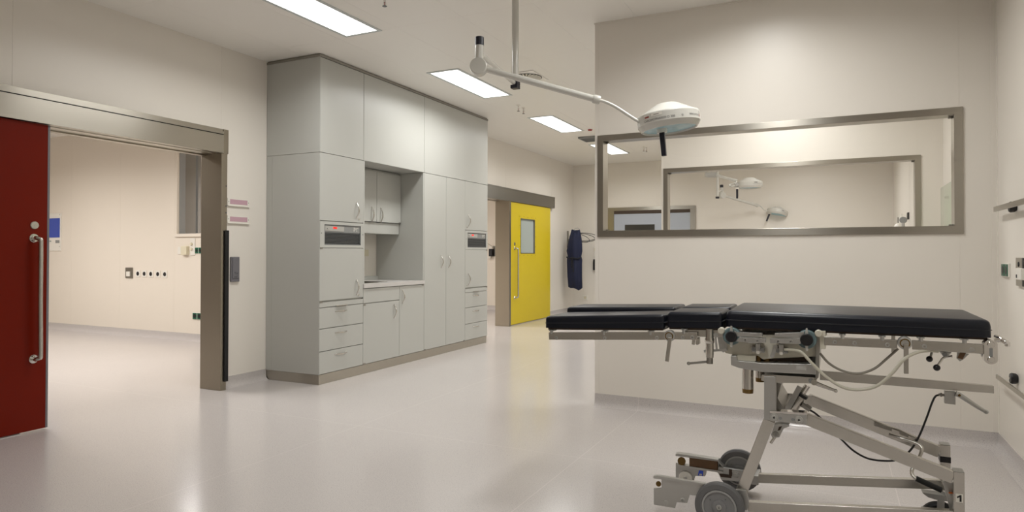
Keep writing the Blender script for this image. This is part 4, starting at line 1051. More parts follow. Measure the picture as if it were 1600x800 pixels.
# joint discs with black star knobs and teal covers, white lock knobs
def joint(c, knob_r, r, xk):
    for sd in (0, 1):
        y = TN - 0.006 if sd == 0 else mir(TN - 0.006); sg = -1 if sd == 0 else 1
        o = obj('joint_cover', MB().lathe([(0, 0.016), (r - 0.004, 0.016), (r, 0.012), (r, -0.02), (0, -0.02)], (c[0], y, c[1]), (0, sg, 0), 40), 'teal', T)
        obj('joint_knob', MB().lathe([(0, 0.034), (knob_r - 0.003, 0.034), (knob_r, 0.031), (knob_r, 0.016), (0, 0.016)], (c[0], y, c[1]), (0, sg, 0), 36), 'black', o)
        mb = MB()
        for s_ in (-1, 1):
            mb.prism([(c[0] - 0.006, c[1] + s_ * knob_r * 0.98), (c[0] + 0.006, c[1] + s_ * knob_r * 0.98), (c[0] + 0.003, c[1] + s_ * (knob_r + 0.022)), (c[0] - 0.003, c[1] + s_ * (knob_r + 0.022))], 1, y + sg * 0.017, y + sg * 0.026)
        obj('joint_pointer', mb, 'lt_grey', o)
        if xk is not None:
            obj('lock_knob', MB().lathe([(0, 0.014), (0.0115, 0.014), (0.0145, 0.010), (0.0145, -0.01), (0, -0.01)], (xk[0], y + sg * 0.012, xk[1]), (0, sg, 0), 28).box(xk[0] - 0.002, xk[0] + 0.002, y + sg * 0.026, y + sg * 0.0275, xk[1] - 0.010, xk[1] + 0.010), 'cream', o)
joint((-0.396, 0.846), 0.0235, 0.037, (-0.438, 0.868))
joint((-0.101, 0.85), 0.0245, 0.038, (-0.057, 0.877))

# side plates running from the joints to the middle
for sd in (0, 1):
    def yy(a, b): return (a, b) if sd == 0 else (mir(b), mir(a))
    m1 = MB()
    for poly in ([(-0.385, 0.871), (-0.374, 0.866), (-0.272, 0.866), (-0.272, 0.852), (-0.374, 0.847), (-0.385, 0.825)], [(-0.223, 0.868), (-0.129, 0.877), (-0.112, 0.883), (-0.108, 0.844), (-0.127, 0.853), (-0.223, 0.856)]):
        m1.prism(poly, 1, *yy(2.967, 2.997))
    obj('joint_strap', m1, 'alu', T, bevel=0.0012)
    m2 = MB()
    m2.prism([(-0.363, 0.846), (-0.258, 0.846), (-0.258, 0.828), (-0.311, 0.822), (-0.379, 0.826)], 1, *yy(2.963, 2.990))
    m2.prism([(-0.241, 0.847), (-0.124, 0.854), (-0.122, 0.83), (-0.241, 0.827)], 1, *yy(2.963, 2.990))
    so = obj('joint_strap', m2, 'alu', T, bevel=0.0012)
    ms = MB()
    ysc = 2.963 if sd == 0 else mir(2.963)
    for (x, z) in [(-0.34, 0.835), (-0.291, 0.834), (-0.21, 0.837), (-0.161, 0.839)]:
        ms.lathe([(0.003, 0.0012), (0.0075, 0.0012), (0.008, 0), (0, 0)], (x, ysc, z), (0, -1 if sd == 0 else 1, 0), 16)
    obj('countersunk_screw', ms, 'alu', so)
# cream gear housing
obj('gear_housing', MB().prism([(-0.432, 0.815), (-0.384, 0.818), (-0.379, 0.851), (-0.075, 0.863), (-0.053, 0.808), (-0.056, 0.777), (-0.213, 0.758), (-0.274, 0.748), (-0.295, 0.763), (-0.384, 0.759), (-0.43, 0.765)], 1, 3.02, mir(3.02)), 'cream', T, bevel=0.004)
obj('motor_block', MB().prism([(-0.38, 0.761), (-0.302, 0.764), (-0.302, 0.739), (-0.38, 0.736)], 1, 3.01, mir(3.01)), 'cream', T, bevel=0.003)
obj('dark_gear_bay', MB().box(-0.29, -0.10, 3.05, mir(3.05), 0.72, 0.79), 'brown_d', T)
obj('spindle', MB().cyl((-0.295, 3.04, 0.715), (-0.295, 3.04, 0.775), 0.012, seg=16).cyl((-0.262, 3.05, 0.72), (-0.262, 3.05, 0.76), 0.014, seg=16), 'brass', T)
obj('white_slide', MB().box(-0.17, -0.075, 3.0, 3.02, 0.725, 0.732), 'white', T)
# small T brackets
for cxp in ((-0.292, 0.793), (-0.2, 0.795)):
    o = obj('pivot_bracket', MB().box(cxp[0] - 0.026, cxp[0] + 0.026, 3.0, 3.02, cxp[1] - 0.013, cxp[1] + 0.011).box(cxp[0] - 0.010, cxp[0] + 0.010, 2.998, 3.02, cxp[1] - 0.016, cxp[1] + 0.026), 'alu', T, bevel=0.002)
    ms = MB()
    for dx in (-0.018, 0.018): ms.lathe([(0.002, 0.005), (0.008, 0.005), (0.009, 0), (0, 0)], (cxp[0] + dx, 3.0, cxp[1]), (0, -1, 0), 16)
    obj('pivot_bolt', ms, 'mid_grey', o)
    obj('bolt_head', MB().lathe([(0, 0.004), (0.007, 0.004), (0.008, 0), (0, 0)], (cxp[0], 2.998, cxp[1] - 0.012), (0, -1, 0), 14), 'white_pl', o)
obj('tilt_link', MB().bar((-0.235, 2.992, 0.768), (-0.222, 2.992, 0.812), 0.005, 0.016, (1, 0, 0)).cyl((-0.222, 2.989, 0.81), (-0.222, 2.995, 0.81), 0.009, seg=16).cyl((-0.236, 2.987, 0.770), (-0.236, 2.997, 0.770), 0.008, seg=16), 'alu', T)
# cross beam casting under the housing
obj('cross_beam', MB().prism([(-0.402, 0.76), (-0.378, 0.762), (-0.376, 0.741), (-0.276, 0.738), (-0.067, 0.749), (-0.067, 0.706), (-0.276, 0.701), (-0.369, 0.71), (-0.401, 0.72)], 1, 2.985, mir(2.985)), 'alu', T, bevel=0.0025)
obj('beam_label', MB().prism([(-0.142, 0.739), (-0.102, 0.742), (-0.102, 0.722), (-0.142, 0.72)], 1, 2.9835, 2.985), 'lt_grey', T)
obj('beam_end_plate', MB().prism([(-0.067, 0.873), (-0.053, 0.874), (-0.053, 0.811), (-0.055, 0.772), (-0.058, 0.693), (-0.07, 0.681)], 1, 3.0, mir(3.0)), 'steel_d', T)
obj('clamp_block', MB().prism([(-0.055, 0.886), (-0.031, 0.887), (-0.031, 0.813), (-0.051, 0.812)], 1, 2.985, 3.03).prism([(-0.055, 0.886), (-0.031, 0.887), (-0.031, 0.813), (-0.051, 0.812)], 1, mir(3.03), mir(2.985)), 'cream', T, bevel=0.002)
lb = obj('lower_bracket', MB().prism([(-0.278, 0.686), (-0.222, 0.69), (-0.07, 0.691), (-0.065, 0.675), (-0.082, 0.665), (-0.213, 0.657), (-0.281, 0.661)], 1, 3.005, 3.45), 'table_steel', T, bevel=0.0015)
obj('bracket_bolt', MB().lathe([(0, 0.003), (0.008, 0.003), (0.010, 0), (0, 0)], ((-0.087, 0.676)[0], 3.005, (-0.087, 0.676)[1]), (0, -1, 0), 18), 'mid_grey', lb)
obj('release_lever', MB().tube([(-0.077, 3.000, 0.673), (-0.061, 3.000, 0.666), (-0.025, 3.000, 0.654), (0.003, 3.000, 0.645)], 0.006, 12, radii=(0.010, 0.0055)).ball((0.005, 3.000, 0.644), 0.0075, 8).cyl((-0.075, 2.990, 0.673), (-0.075, 3.020, 0.668), 0.012, seg=18), 'table_steel', T)
# two vertical motors
def motor(c, z1, z0, r, y):
    o = obj('drive_motor', MB().cyl((c, y, z1), (c, y, z0 + 0.018), r, seg=28), 'table_steel', T)
    obj('motor_foot', MB().cyl((c, y, z0 + 0.018), (c, y, z0), r * 1.0, r * 0.95, 28), 'brass', o)
motor(-0.338, 0.72, (-0.343, 0.597)[1], 0.0235, 3.04)
motor(-0.296, 0.72, (-0.308, 0.635)[1], 0.0185, 3.12)
# leg section lock cylinder and lever at the left joint
lc = (-0.492, 0.853)
xx = lc[0]
lk = obj('lock_cylinder', MB().lathe([(0, 0), (0.017, 0), (0.017, -0.035), (0.0205, -0.045), (0.0205, -0.058), (0.017, -0.063), (0.0175, -0.105), (0.0165, -0.125), (0, -0.125)], (xx, 3.0, (-0.492, 0.87)[1]), (0, 0, 1), 28), 'table_steel', T)
zl = (-0.492, 0.724)[1]
obj('lock_lever', MB().cyl((xx, 3.0, zl + 0.025), (xx, 3.0, zl - 0.006), 0.014, seg=20).bar((xx, 3.0, zl + 0.003), ((-0.583, 0.712)[0], 3.0, (-0.583, 0.712)[1]), 0.012, 0.009).ball(((-0.583, 0.712)[0], 3.0, (-0.583, 0.712)[1]), 0.008, 8), 'steel_d', lk)
lc2 = (-0.573, 0.795)
obj('lock_pin', MB().prism([(-0.561, 0.821), (-0.547, 0.822), (-0.545, 0.794), (-0.555, 0.789), (-0.563, 0.792)], 1, 3.05, 3.08), 'table_steel', T, bevel=0.002)
obj('release_link', MB().bar((-0.467, 3.000, 0.838), (-0.462, 3.000, 0.782), 0.006, 0.008, (1, 0, 0)).cyl((-0.465, 2.996, 0.844), (-0.467, 3.006, 0.843), 0.010, seg=16).bar((-0.518, 3.010, 0.769), (-0.42, 3.010, 0.783), 0.010, 0.010), 'alu', T)
obj('joint_base_plate', MB().prism([(-0.463, 0.853), (-0.426, 0.85), (-0.42, 0.778), (-0.437, 0.768), (-0.453, 0.784)], 1, 3.012, 3.02).prism([(-0.463, 0.853), (-0.426, 0.85), (-0.42, 0.778), (-0.437, 0.768), (-0.453, 0.784)], 1, mir(3.02), mir(3.012)), 'alu', T)
# black toggle levers and catch under the head end
tg = obj('toggle_lever', MB().tube([(0.407, 3.020, 0.809), (0.38, 3.020, 0.802), (0.367, 3.020, 0.784), (0.357, 3.020, 0.766)], 0.0045, 10), 'chrome', T)
obj('lever_ball', MB().ball((0.356, 3.020, 0.762), 0.0125, 10), 'black', tg)
tg = obj('toggle_lever', MB().tube([(0.349, 3.100, 0.811), (0.345, 3.100, 0.793), (0.341, 3.100, 0.785)], 0.0045, 10), 'steel_d', T)
obj('lever_ball', MB().ball((0.341, 3.100, 0.783), 0.012, 10), 'black', tg)
ct = obj('catch_bracket', MB().prism([(0.361, 0.828), (0.402, 0.826), (0.39, 0.811), (0.375, 0.81)], 1, 3.0, 3.012).prism([(0.42, 0.827), (0.457, 0.824), (0.441, 0.804), (0.428, 0.794), (0.418, 0.805)], 1, 3.0, 3.01), 'alu', T, bevel=0.001)
obj('catch_pin', MB().lathe([(0, 0.004), (0.008, 0.004), (0.009, 0), (0, 0)], (0.38, 3.000, 0.817), (0, -1, 0), 16), 'mid_grey', ct)
obj('catch_pad', MB().prism([(0.428, 0.828), (0.447, 0.829), (0.436, 0.803), (0.42, 0.807)], 1, 2.995, 3.0), 'brown', ct)
# chrome head clamp at the right end with side handle
hcx = (0.519, 0.84)
he = obj('head_clamp', MB().prism([(hcx[0] + 0.021 * math.cos(a) * (1 if True else 1), hcx[1] + (0.026 if math.sin(a) > 0 else -0.026) + 0.019 * math.sin(a)) for a in [math.pi * 2 * k / 28 for k in range(28)]], 1, 2.965, 3.01), 'chrome', T, bevel=0.006, seg=3)
obj('clamp_bolt', MB().lathe([(0, 0.006), (0.010, 0.006), (0.012, 0), (0, 0)], (hcx[0], 2.965, hcx[1] + 0.028), (0, -1, 0), 20).lathe([(0, 0.006), (0.010, 0.006), (0.012, 0), (0, 0)], (hcx[0], 2.965, hcx[1] - 0.028), (0, -1, 0), 20), 'chrome', he)
obj('clamp_slot', MB().box(hcx[0] - 0.005, hcx[0] + 0.005, 2.963, 2.966, hcx[1] - 0.016, hcx[1] + 0.014), 'mid_grey', he)
obj('clamp_handle', MB().cyl((0.534, 2.990, 0.881), (0.554, 2.990, 0.883), 0.008, seg=16).tube([(0.551, 3.050, 0.889), (0.552, 3.000, 0.888), (0.564, 2.980, 0.879), (0.571, 2.980, 0.875)], 0.009, 12).cyl((0.571, 2.980, 0.878), (0.571, 2.980, 0.863), 0.009, seg=12), 'chrome', he)
obj('head_clamp_neck', MB().prism([(0.493, 0.836), (0.505, 0.847), (0.508, 0.804), (0.5, 0.811)], 1, 3.0, 3.02), 'alu', T)

# hoses
obj('air_hose', MB().tube([(-0.186, 2.985, 0.802), (-0.148, 2.970, 0.803), (-0.119, 2.955, 0.797), (-0.083, 2.950, 0.759), (-0.031, 2.950, 0.708), (0.026, 2.950, 0.672), (0.083, 2.950, 0.665), (0.149, 2.950, 0.686), (0.204, 2.950, 0.743), (0.24, 2.950, 0.795), (0.284, 2.970, 0.822), (0.324, 2.985, 0.83), (0.358, 2.990, 0.829)], 0.0062, 12), 'hose', T)
obj('air_hose', MB().tube([(-0.053, 3.020, 0.79), (-0.018, 3.020, 0.75), (0.034, 3.020, 0.723), (0.089, 3.020, 0.718), (0.144, 3.020, 0.742), (0.189, 3.020, 0.786), (0.226, 3.010, 0.828)], 0.0048, 12), 'hose_d', T)
obj('brake_cable', MB().tube([(-0.101, 3.200, 0.515), (-0.078, 3.200, 0.503), (-0.055, 3.200, 0.483), (-0.015, 3.220, 0.433), (0.028, 3.240, 0.389), (0.073, 3.250, 0.345), (0.127, 3.260, 0.316), (0.189, 3.280, 0.308), (0.243, 3.300, 0.315), (0.291, 3.330, 0.349), (0.331, 3.380, 0.405), (0.367, 3.440, 0.479), (0.391, 3.480, 0.536), (0.408, 3.500, 0.565), (0.428, 3.510, 0.57)], 0.0042, 10), 'rubber', T)

# push bar on the far side with block and brake lever
pb = obj('push_bar', MB().prism([(-0.062, 0.639), (0.626, 0.626), (0.627, 0.593), (-0.063, 0.593)], 1, 3.52, 3.545), 'table_steel', T, bevel=0.002)
bl = obj('lever_block', MB().prism([(0.441, 0.59), (0.482, 0.591), (0.482, 0.534), (0.441, 0.536)], 1, 3.495, 3.52), 'alu', T, bevel=0.002)
obj('cable_ferrule', MB().cyl((0.419, 3.508, 0.571), (0.443, 3.508, 0.571), 0.006, seg=12).cyl((0.426, 3.508, 0.571), (0.433, 3.508, 0.571), 0.009, seg=8), 'steel_d', bl)
obj('brake_lever', MB().tube([(0.481, 3.490, 0.585), (0.498, 3.490, 0.578), (0.544, 3.490, 0.546), (0.583, 3.490, 0.521), (0.592, 3.490, 0.518)], 0.0075, 12, radii=(0.0125, 0.0065)).ball((0.592, 3.490, 0.516), 0.0095, 8), 'alu', bl)
obj('lever_pin', MB().cyl((0.493, 3.478, 0.581), (0.497, 3.500, 0.577), 0.006, seg=12), 'brass', bl)

# column post, bracket and hydraulic cylinder
YA, YC = 3.055, 3.41
obj('column_post', MB().prism([(-0.268, 0.681), (-0.222, 0.683), (-0.222, 0.499), (-0.269, 0.497)], 1, 2.998, 3.055), 'alu', T, bevel=0.002)
obj('column_web', MB().prism([(-0.228, 0.646), (-0.205, 0.639), (-0.221, 0.577), (-0.193, 0.531), (-0.229, 0.494)], 1, 3.08, 3.40), 'steel_d', T)
br = obj('pivot_link', MB().prism([(-0.244, 0.536), (-0.102, 0.541), (-0.104, 0.497), (-0.244, 0.499)], 1, 2.984, 2.997), 'alu', T, bevel=0.002)
obj('link_cover', MB().prism([(-0.244, 0.54), (-0.101, 0.547), (-0.101, 0.539), (-0.244, 0.532)], 1, 2.982, 3.03), 'chrome', br)
ms = MB()
for x, z in [(-0.228, 0.515), (-0.132, 0.515)]: ms.lathe([(0.004, 0.006), (0.009, 0.006), (0.010, 0.004), (0.015, 0.004), (0.0165, 0), (0, 0)], (x, 2.984, z), (0, -1, 0), 24)
obj('pivot_pin', ms, 'lt_grey', br)
ms = MB()
for x, z in [(-0.203, 0.514), (-0.155, 0.514)]: ms.lathe([(0, 0.003), (0.006, 0.003), (0.007, 0), (0, 0)], (x, 2.984, z), (0, -1, 0), 16)
obj('rivet', ms, 'mid_grey', br)
lb2 = obj('cylinder_foot', MB().prism([(-0.232, 0.469), (-0.173, 0.47), (-0.176, 0.459), (-0.196, 0.451), (-0.214, 0.41), (-0.242, 0.404), (-0.248, 0.417)], 1, 3.075, 3.11), 'alu', T, bevel=0.002)
obj('foot_pin', MB().lathe([(0.003, 0.006), (0.010, 0.006), (0.013, 0), (0, 0)], (-0.228, 3.075, 0.422), (0, -1, 0), 24), 'lt_grey', lb2)
obj('foot_slot', MB().prism([(-0.215, 0.455), (-0.203, 0.46), (-0.21, 0.442), (-0.221, 0.438)], 1, 3.0735, 3.075), 'brown_d', lb2)
obj('foot_rod', MB().cyl((-0.23, 3.090, 0.411), (-0.25, 3.090, 0.378), 0.0065, seg=14).box(-0.225, -0.20, 3.08, 3.10, 0.485, 0.495), 'table_steel', lb2)
hy = obj('hydraulic_cylinder', MB().cyl((-0.182, 3.200, 0.492), (-0.13, 3.200, 0.577), 0.0245, seg=28), 'table_steel', T)
obj('piston_rod', MB().cyl((-0.132, 3.200, 0.574), (-0.106, 3.200, 0.621), 0.0125, seg=20), 'chrome', hy)
obj('piston_rod', MB().bar((-0.19, 3.160, 0.509), (-0.135, 3.160, 0.62), 0.008, 0.022, (1, 0, 0)), 'alu', T)
obj('cylinder_collar', MB().cyl((-0.133, 3.200, 0.572), (-0.126, 3.200, 0.583), 0.027, seg=28), 'black', hy)
obj('hose_fitting', MB().cyl((-0.129, 3.190, 0.537), (-0.113, 3.190, 0.528), 0.011, seg=16).cyl((-0.116, 3.190, 0.532), (-0.095, 3.190, 0.518), 0.015, seg=6), 'steel_d', hy)

# scissor arms
def flat_bar(name, p0, p1, y, h, th=0.03, m='table_steel'):
    return obj(name, MB().bar((p0[0], y, p0[1]), (p1[0], y, p1[1]), th, h), m, T, bevel=0.0025)
flat_bar('scissor_arm', (-0.251, 0.487), (-0.369, 0.151), 3.055, 0.047)
flat_bar('scissor_arm', (-0.113, 0.509), (0.411, 0.339), 3.055, 0.048)
flat_bar('scissor_arm', (-0.112, 0.52), (0.409, 0.342), 3.41, 0.050)
ap2 = obj('arm_head_plate', MB().prism([(-0.231, 0.543), (-0.128, 0.541), (-0.096, 0.542), (-0.101, 0.472), (-0.156, 0.487), (-0.223, 0.462)], 1, 3.385, 3.40), 'table_steel', T)
obj('arm_hinge_strip', MB().prism([(0.16, 0.446), (0.257, 0.426), (0.322, 0.397), (0.32, 0.386), (0.245, 0.41), (0.16, 0.432)], 1, 3.382, 3.3945), 'steel_d', T)
obj('arm_guide_block', MB().prism([(0.228, 0.428), (0.257, 0.419), (0.257, 0.408), (0.227, 0.414)], 1, 3.374, 3.382).prism([(0.291, 0.405), (0.321, 0.396), (0.321, 0.385), (0.291, 0.392)], 1, 3.374, 3.382), 'table_steel', T)
# base bars
nb = obj('base_bar', MB().prism([(-0.338, 0.124), (0.411, 0.213), (0.41, 0.17), (-0.338, 0.081)], 1, 3.04, 3.07), 'table_steel', T, bevel=0.002)
fb = obj('base_bar', MB().prism([(-0.33, 0.14), (0.417, 0.222), (0.417, 0.182), (-0.33, 0.097)], 1, 3.395, 3.425), 'table_steel', T, bevel=0.002)
# corner posts at the right end
np_ = [(0.411, 0.365), (0.446, 0.371)]
npz = np_[0][1]
post = obj('corner_post', MB().box(np_[0][0], np_[1][0], 3.035, 3.085, 0.165, npz), 'table_steel', T, bevel=0.002)
obj('post_cap', MB().box(np_[0][0] + 0.001, np_[1][0] - 0.001, 3.036, 3.084, npz, npz + 0.003), 'alu', post)
q = [(0.417, 0.283), (0.44, 0.251)]
pl = obj('number_sticker', MB().box(q[0][0], q[1][0], 3.0338, 3.0348, q[1][1], q[0][1]), 'white_pl', post)
qx0, qx1, qz0, qz1 = q[0][0], q[1][0], q[1][1], q[0][1]
def qp(a, b): return (qx0 + (qx1 - qx0) * a, qz0 + (qz1 - qz0) * b)
obj('number', MB().prism([qp(0.52, 0.10), qp(0.80, 0.10), qp(0.80, 0.90), qp(0.60, 0.90), qp(0.16, 0.66), qp(0.16, 0.48), qp(0.52, 0.62)], 1, 3.0331, 3.0338), 'black', pl)
fp = [(0.411, 0.375), (0.449, 0.38)]
post2 = obj('corner_post', MB().box(fp[0][0], fp[1][0], 3.395, 3.445, 0.165, fp[0][1]), 'table_steel', T, bevel=0.002)
bz = [(0.413, 0.326), (0.413, 0.301)]
obj('black_band', MB().box(fp[0][0] - 0.001, fp[1][0] + 0.001, 3.394, 3.446, bz[1][1], bz[0][1]), 'black', post2)
obj('post_cap', MB().box(fp[0][0] + 0.001, fp[1][0] - 0.001, 3.396, 3.444, fp[0][1], fp[0][1] + 0.003), 'lt_grey', post2)
obj('cross_tube', MB().box(np_[0][0] + 0.002, np_[1][0] - 0.002, 3.086, 3.394, 0.195, 0.225), 'table_steel', T, bevel=0.002)
obj('gusset_plate', MB().prism([(0.382, 0.307), (0.388, 0.308), (0.42, 0.231), (0.417, 0.201), (0.405, 0.201)], 1, 3.09, 3.10).prism([(0.384, 0.308), (0.418, 0.3), (0.417, 0.218)], 1, 3.101, 3.106), 'alu', T)
obj('orange_tab', MB().prism([(0.401, 0.269), (0.415, 0.271), (0.415, 0.265), (0.402, 0.264)], 1, 3.086, 3.0895), 'orange', T)
# pedal rod with black grip
pr = obj('pedal_rod', MB().tube([(0.214, 3.300, 0.419), (0.249, 3.280, 0.414), (0.295, 3.270, 0.406), (0.322, 3.260, 0.396), (0.328, 3.250, 0.381), (0.315, 3.240, 0.342), (0.292, 3.220, 0.307), (0.289, 3.210, 0.286), (0.302, 3.200, 0.272), (0.313, 3.200, 0.268)], 0.0075, 14), 'table_steel', T)
obj('rubber_grip', MB().cyl((0.302, 3.200, 0.273), (0.391, 3.200, 0.239), 0.0115, seg=20), 'rubber', pr)

# big wheels on the left with foot frames
def wheel(c, y, r, th, name='wheel'):
    prof = [(0, 0.5 * th), (0.016, 0.5 * th), (0.018, 0.4 * th), (0.031, 0.42 * th), (0.033, 0.30 * th), (0.058, 0.26 * th), (0.062, 0.34 * th)]
    o = obj(name, MB().lathe([(r * 0.70, 0.46 * th), (r * 0.74, 0.54 * th), (r * 0.93, 0.50 * th), (r, 0.30 * th), (r, -0.30 * th), (r * 0.93, -0.50 * th), (r * 0.74, -0.54 * th), (r * 0.70, -0.46 * th), (r * 0.70, 0.46 * th)], (c[0], y, c[1]), (0, -1, 0), 56), 'tyre', T)
    k = r / 0.104
    obj('rim_ring', MB().lathe([(r * 0.62, 0.44 * th), (r * 0.63, 0.52 * th), (r * 0.70, 0.50 * th), (r * 0.70, -0.50 * th), (r * 0.63, -0.52 * th), (r * 0.62, -0.44 * th), (r * 0.62, 0.44 * th)], (c[0], y, c[1]), (0, -1, 0), 56), 'hub_l', o)
    obj('hub_disc', MB().lathe([(0, 0.52 * th), (0.012 * k, 0.52 * th), (0.013 * k, 0.46 * th), (0.027 * k, 0.48 * th), (0.030 * k, 0.44 * th), (0.0305 * k, 0.30 * th), (0.034 * k, 0.30 * th), (r * 0.62, 0.36 * th), (r * 0.62, -0.36 * th), (0.030 * k, -0.30 * th), (0.027 * k, -0.48 * th), (0, -0.50 * th)], (c[0], y, c[1]), (0, -1, 0), 48), 'hub', o)
    obj('axle_bolt', MB().lathe([(0.003, 0.6 * th), (0.010 * k, 0.6 * th), (0.012 * k, 0.52 * th), (0, 0.52 * th)], (c[0], y, c[1]), (0, -1, 0), 24), 'lt_grey', o)
    ms = MB()
    for a in (55, 145, 250): ms.cyl((c[0] + 0.046 * k * math.cos(R(a)), y - 0.34 * th, c[1] + 0.046 * k * math.sin(R(a))), (c[0] + 0.046 * k * math.cos(R(a)), y - 0.37 * th, c[1] + 0.046 * k * math.sin(R(a))), 0.003, seg=8)
    obj('rim_dimple', ms, 'dark_grille', o)
    return o
WN, WF = (-0.45, 0.103), (-0.435, 0.102)
wheel((WN[0], 0.104), 2.991, 0.104, 0.034)
wheel((WF[0], 0.104), 3.535, 0.104, 0.034)
obj('axle_stub', MB().cyl((WN[0], 3.0, 0.104), (WN[0], 3.035, 0.104), 0.012, seg=16), 'steel_d', T)
obj('axle_stub', MB().cyl((WF[0], 3.495, 0.104), (WF[0], 3.53, 0.104), 0.012, seg=16), 'steel_d', T)
ff = obj('foot_frame', MB().prism([(-0.743, 0.184), (-0.725, 0.188), (-0.515, 0.184), (-0.464, 0.178), (-0.464, 0.139), (-0.546, 0.128), (-0.582, 0.125), (-0.592, 0.087), (-0.639, 0.083), (-0.647, 0.055), (-0.743, 0.055), (-0.743, 0.13), (-0.708, 0.136), (-0.708, 0.175), (-0.743, 0.174)], 1, 3.012, 3.018), 'alu', T)
obj('frame_lip', MB().prism([(-0.743, 0.187), (-0.725, 0.191), (-0.515, 0.187), (-0.515, 0.181), (-0.743, 0.177)], 1, 3.004, 3.026), 'alu', ff)
ms = MB()
x, z = (-0.688, 0.073); ms.lathe([(0, 0.002), (0.010, 0.002), (0.011, 0), (0, 0)], (x, 3.012, z), (0, -1, 0), 20)
x, z = (-0.613, 0.097); ms.lathe([(0.003, 0.004), (0.008, 0.004), (0.010, 0), (0, 0)], (x, 3.012, z), (0, -1, 0), 20)
obj('frame_bolt', ms, 'lt_grey', ff)
obj('frame_roller', MB().cyl((-0.723, 3.020, 0.15), (-0.733, 3.060, 0.136), 0.012, seg=16), 'brass', ff)
# inner fork side that carries strut and bar
obj('axle_block', MB().prism([(-0.387, 0.174), (-0.344, 0.177), (-0.334, 0.129), (-0.339, 0.093), (-0.49, 0.067), (-0.49, 0.101)], 1, 3.028, 3.04), 'alu', T, bevel=0.002)
# far foot frame: open channel with brown box, brass roller and white disc
Y8 = 3.50
f2 = obj('foot_frame', MB().prism([(-0.75, 0.103), (-0.591, 0.096), (-0.594, 0.07), (-0.6, 0.054), (-0.649, 0.049), (-0.662, 0.007), (-0.675, -0.038), (-0.751, -0.043)], 1, 3.512, 3.517), 'alu', T)
obj('frame_lip', MB().prism([(-0.744, 0.159), (-0.729, 0.162), (-0.53, 0.158), (-0.521, 0.142), (-0.505, 0.128), (-0.505, 0.121), (-0.533, 0.15), (-0.744, 0.149)], 1, 3.478, 3.517), 'alu', f2)
obj('brown_block', MB().prism([(-0.675, 0.153), (-0.534, 0.151), (-0.534, 0.101), (-0.675, 0.104)], 1, 3.484, 3.511), 'brown', f2, bevel=0.002)
obj('frame_base', MB().prism([(-0.739, 0.106), (-0.677, 0.105), (-0.53, 0.103), (-0.508, 0.102), (-0.508, 0.094), (-0.677, 0.097), (-0.739, 0.098)], 1, 3.478, 3.517), 'alu', f2)
obj('frame_roller', MB().cyl((-0.713, 3.480, 0.126), (-0.719, 3.510, 0.117), 0.0205, seg=24), 'brass', f2)
obj('white_disc', MB().lathe([(0, 0.016), (0.010, 0.016), (0.010, 0.010), (0.033, 0.010), (0.035, 0.006), (0.035, 0), (0, 0)], (-0.698, 3.511, 0.033), (0, -1, 0), 32), 'white_pl', f2)
obj('disc_hub', MB().lathe([(0, 0.021), (0.009, 0.021), (0.011, 0.016), (0, 0.016)], (-0.698, 3.511, 0.033), (0, -1, 0), 12), 'lt_grey', f2)
bs = [(-0.631, 0.081), (-0.609, 0.081), (-0.612, 0.054), (-0.636, 0.054)]
bs_ = obj('blue_sticker', MB().prism(bs, 1, 3.5105, 3.5115), 'blue_scr', f2)
obj('sticker_mark', MB().prism([(-0.628, 0.065), (-0.615, 0.065), (-0.617, 0.056), (-0.63, 0.055)], 1, 3.5100, 3.5105), 'white', bs_)
fk = obj('wheel_carrier', MB().prism([(-0.532, 0.117), (-0.507, 0.121), (-0.476, 0.119), (-0.406, 0.119), (-0.354, 0.12), (-0.336, 0.11), (-0.337, 0.063), (-0.385, 0.056), (-0.445, 0.059), (-0.513, 0.055), (-0.535, 0.091)], 1, 3.49, 3.512), 'alu', T, bevel=0.003)
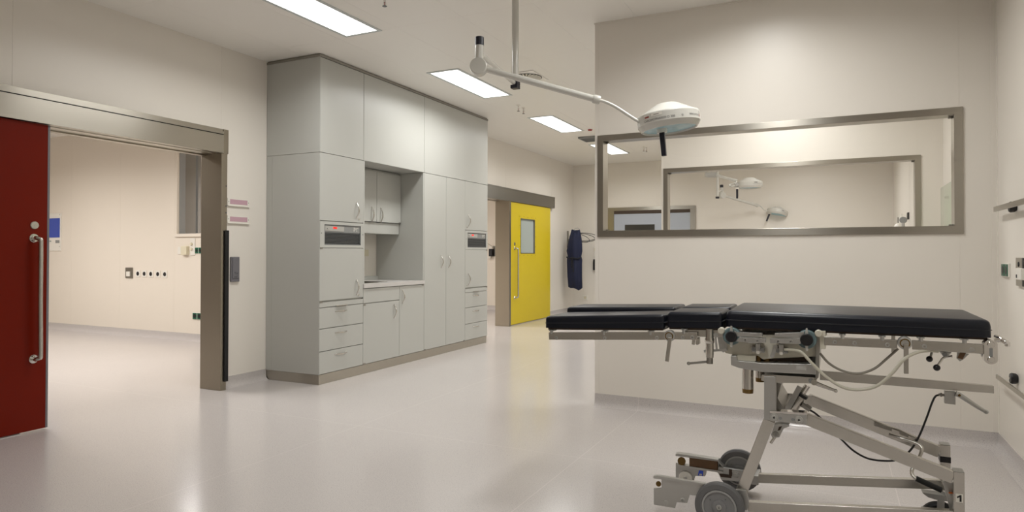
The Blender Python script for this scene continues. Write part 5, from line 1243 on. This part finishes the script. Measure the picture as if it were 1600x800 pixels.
obj('carrier_recess', MB().prism([(-0.526, 0.086), (-0.467, 0.088), (-0.467, 0.072), (-0.519, 0.071)], 1, 3.487, 3.4905).prism([(-0.479, 0.116), (-0.464, 0.116), (-0.464, 0.082), (-0.479, 0.083)], 1, 3.4865, 3.4905)
    .prism([(-0.36, 0.114), (-0.345, 0.109), (-0.345, 0.1), (-0.36, 0.101)], 1, 3.487, 3.4905).prism([(-0.366, 0.087), (-0.342, 0.088), (-0.345, 0.078), (-0.369, 0.077)], 1, 3.487, 3.4905), 'brown_d', fk)
obj('carrier_bolt', MB().lathe([(0, 0.010), (0.010, 0.010), (0.010, 0.004), (0.016, 0.004), (0.018, 0), (0, 0)], (-0.445, 3.490, 0.093), (0, -1, 0), 6), 'lt_grey', fk)
obj('carrier_arm', MB().box(WF[0] + 0.05, -0.33, 3.395, 3.512, 0.085, 0.13), 'alu', T, bevel=0.003)
# swivel caster at the right end (twin plates and wheel)
def caster(x, y, r=0.075):
    zc, k = r, r / 0.056
    obj('caster_plate', MB().prism([(x - 0.066, zc + 0.108), (x - 0.046, zc + 0.094), (x - 0.02, zc + 0.088), (x + 0.05, zc + 0.088), (x + 0.05, zc + 0.112), (x - 0.068, zc + 0.112)], 1, y - 0.024, y + 0.024), 'alu', T, bevel=0.002)
    fkk = obj('caster_fork', MB().prism([(x - 0.014, zc + 0.090), (x + 0.012, zc + 0.090), (x + 0.012, zc + 0.02), (x + 0.010, zc - 0.014), (x - 0.012, zc - 0.014), (x - 0.016, zc + 0.02)], 1, y - 0.030, y - 0.025), 'alu', T)
    w_ = obj('caster_wheel', MB().lathe([(a * k, b) for a, b in [(0.036, 0.016), (0.048, 0.018), (0.056, 0.010), (0.056, -0.010), (0.048, -0.018), (0.036, -0.016), (0.036, 0.016)]], (x, y, zc), (0, -1, 0), 48), 'rubber', T)
    obj('caster_hub', MB().lathe([(a * k, b) for a, b in [(0, 0.012), (0.03, 0.014), (0.036, 0.016), (0.036, -0.016), (0.03, -0.014), (0, -0.012)]], (x, y, zc), (0, -1, 0), 32), 'lt_grey', w_)
    obj('fork_axle', MB().cyl((x, y - 0.034, zc), (x, y + 0.02, zc), 0.007, seg=14), 'steel_d', fkk)
caster((0.402, 0.134)[0], 3.33)
caster((0.378, 0.215)[0], 3.10)
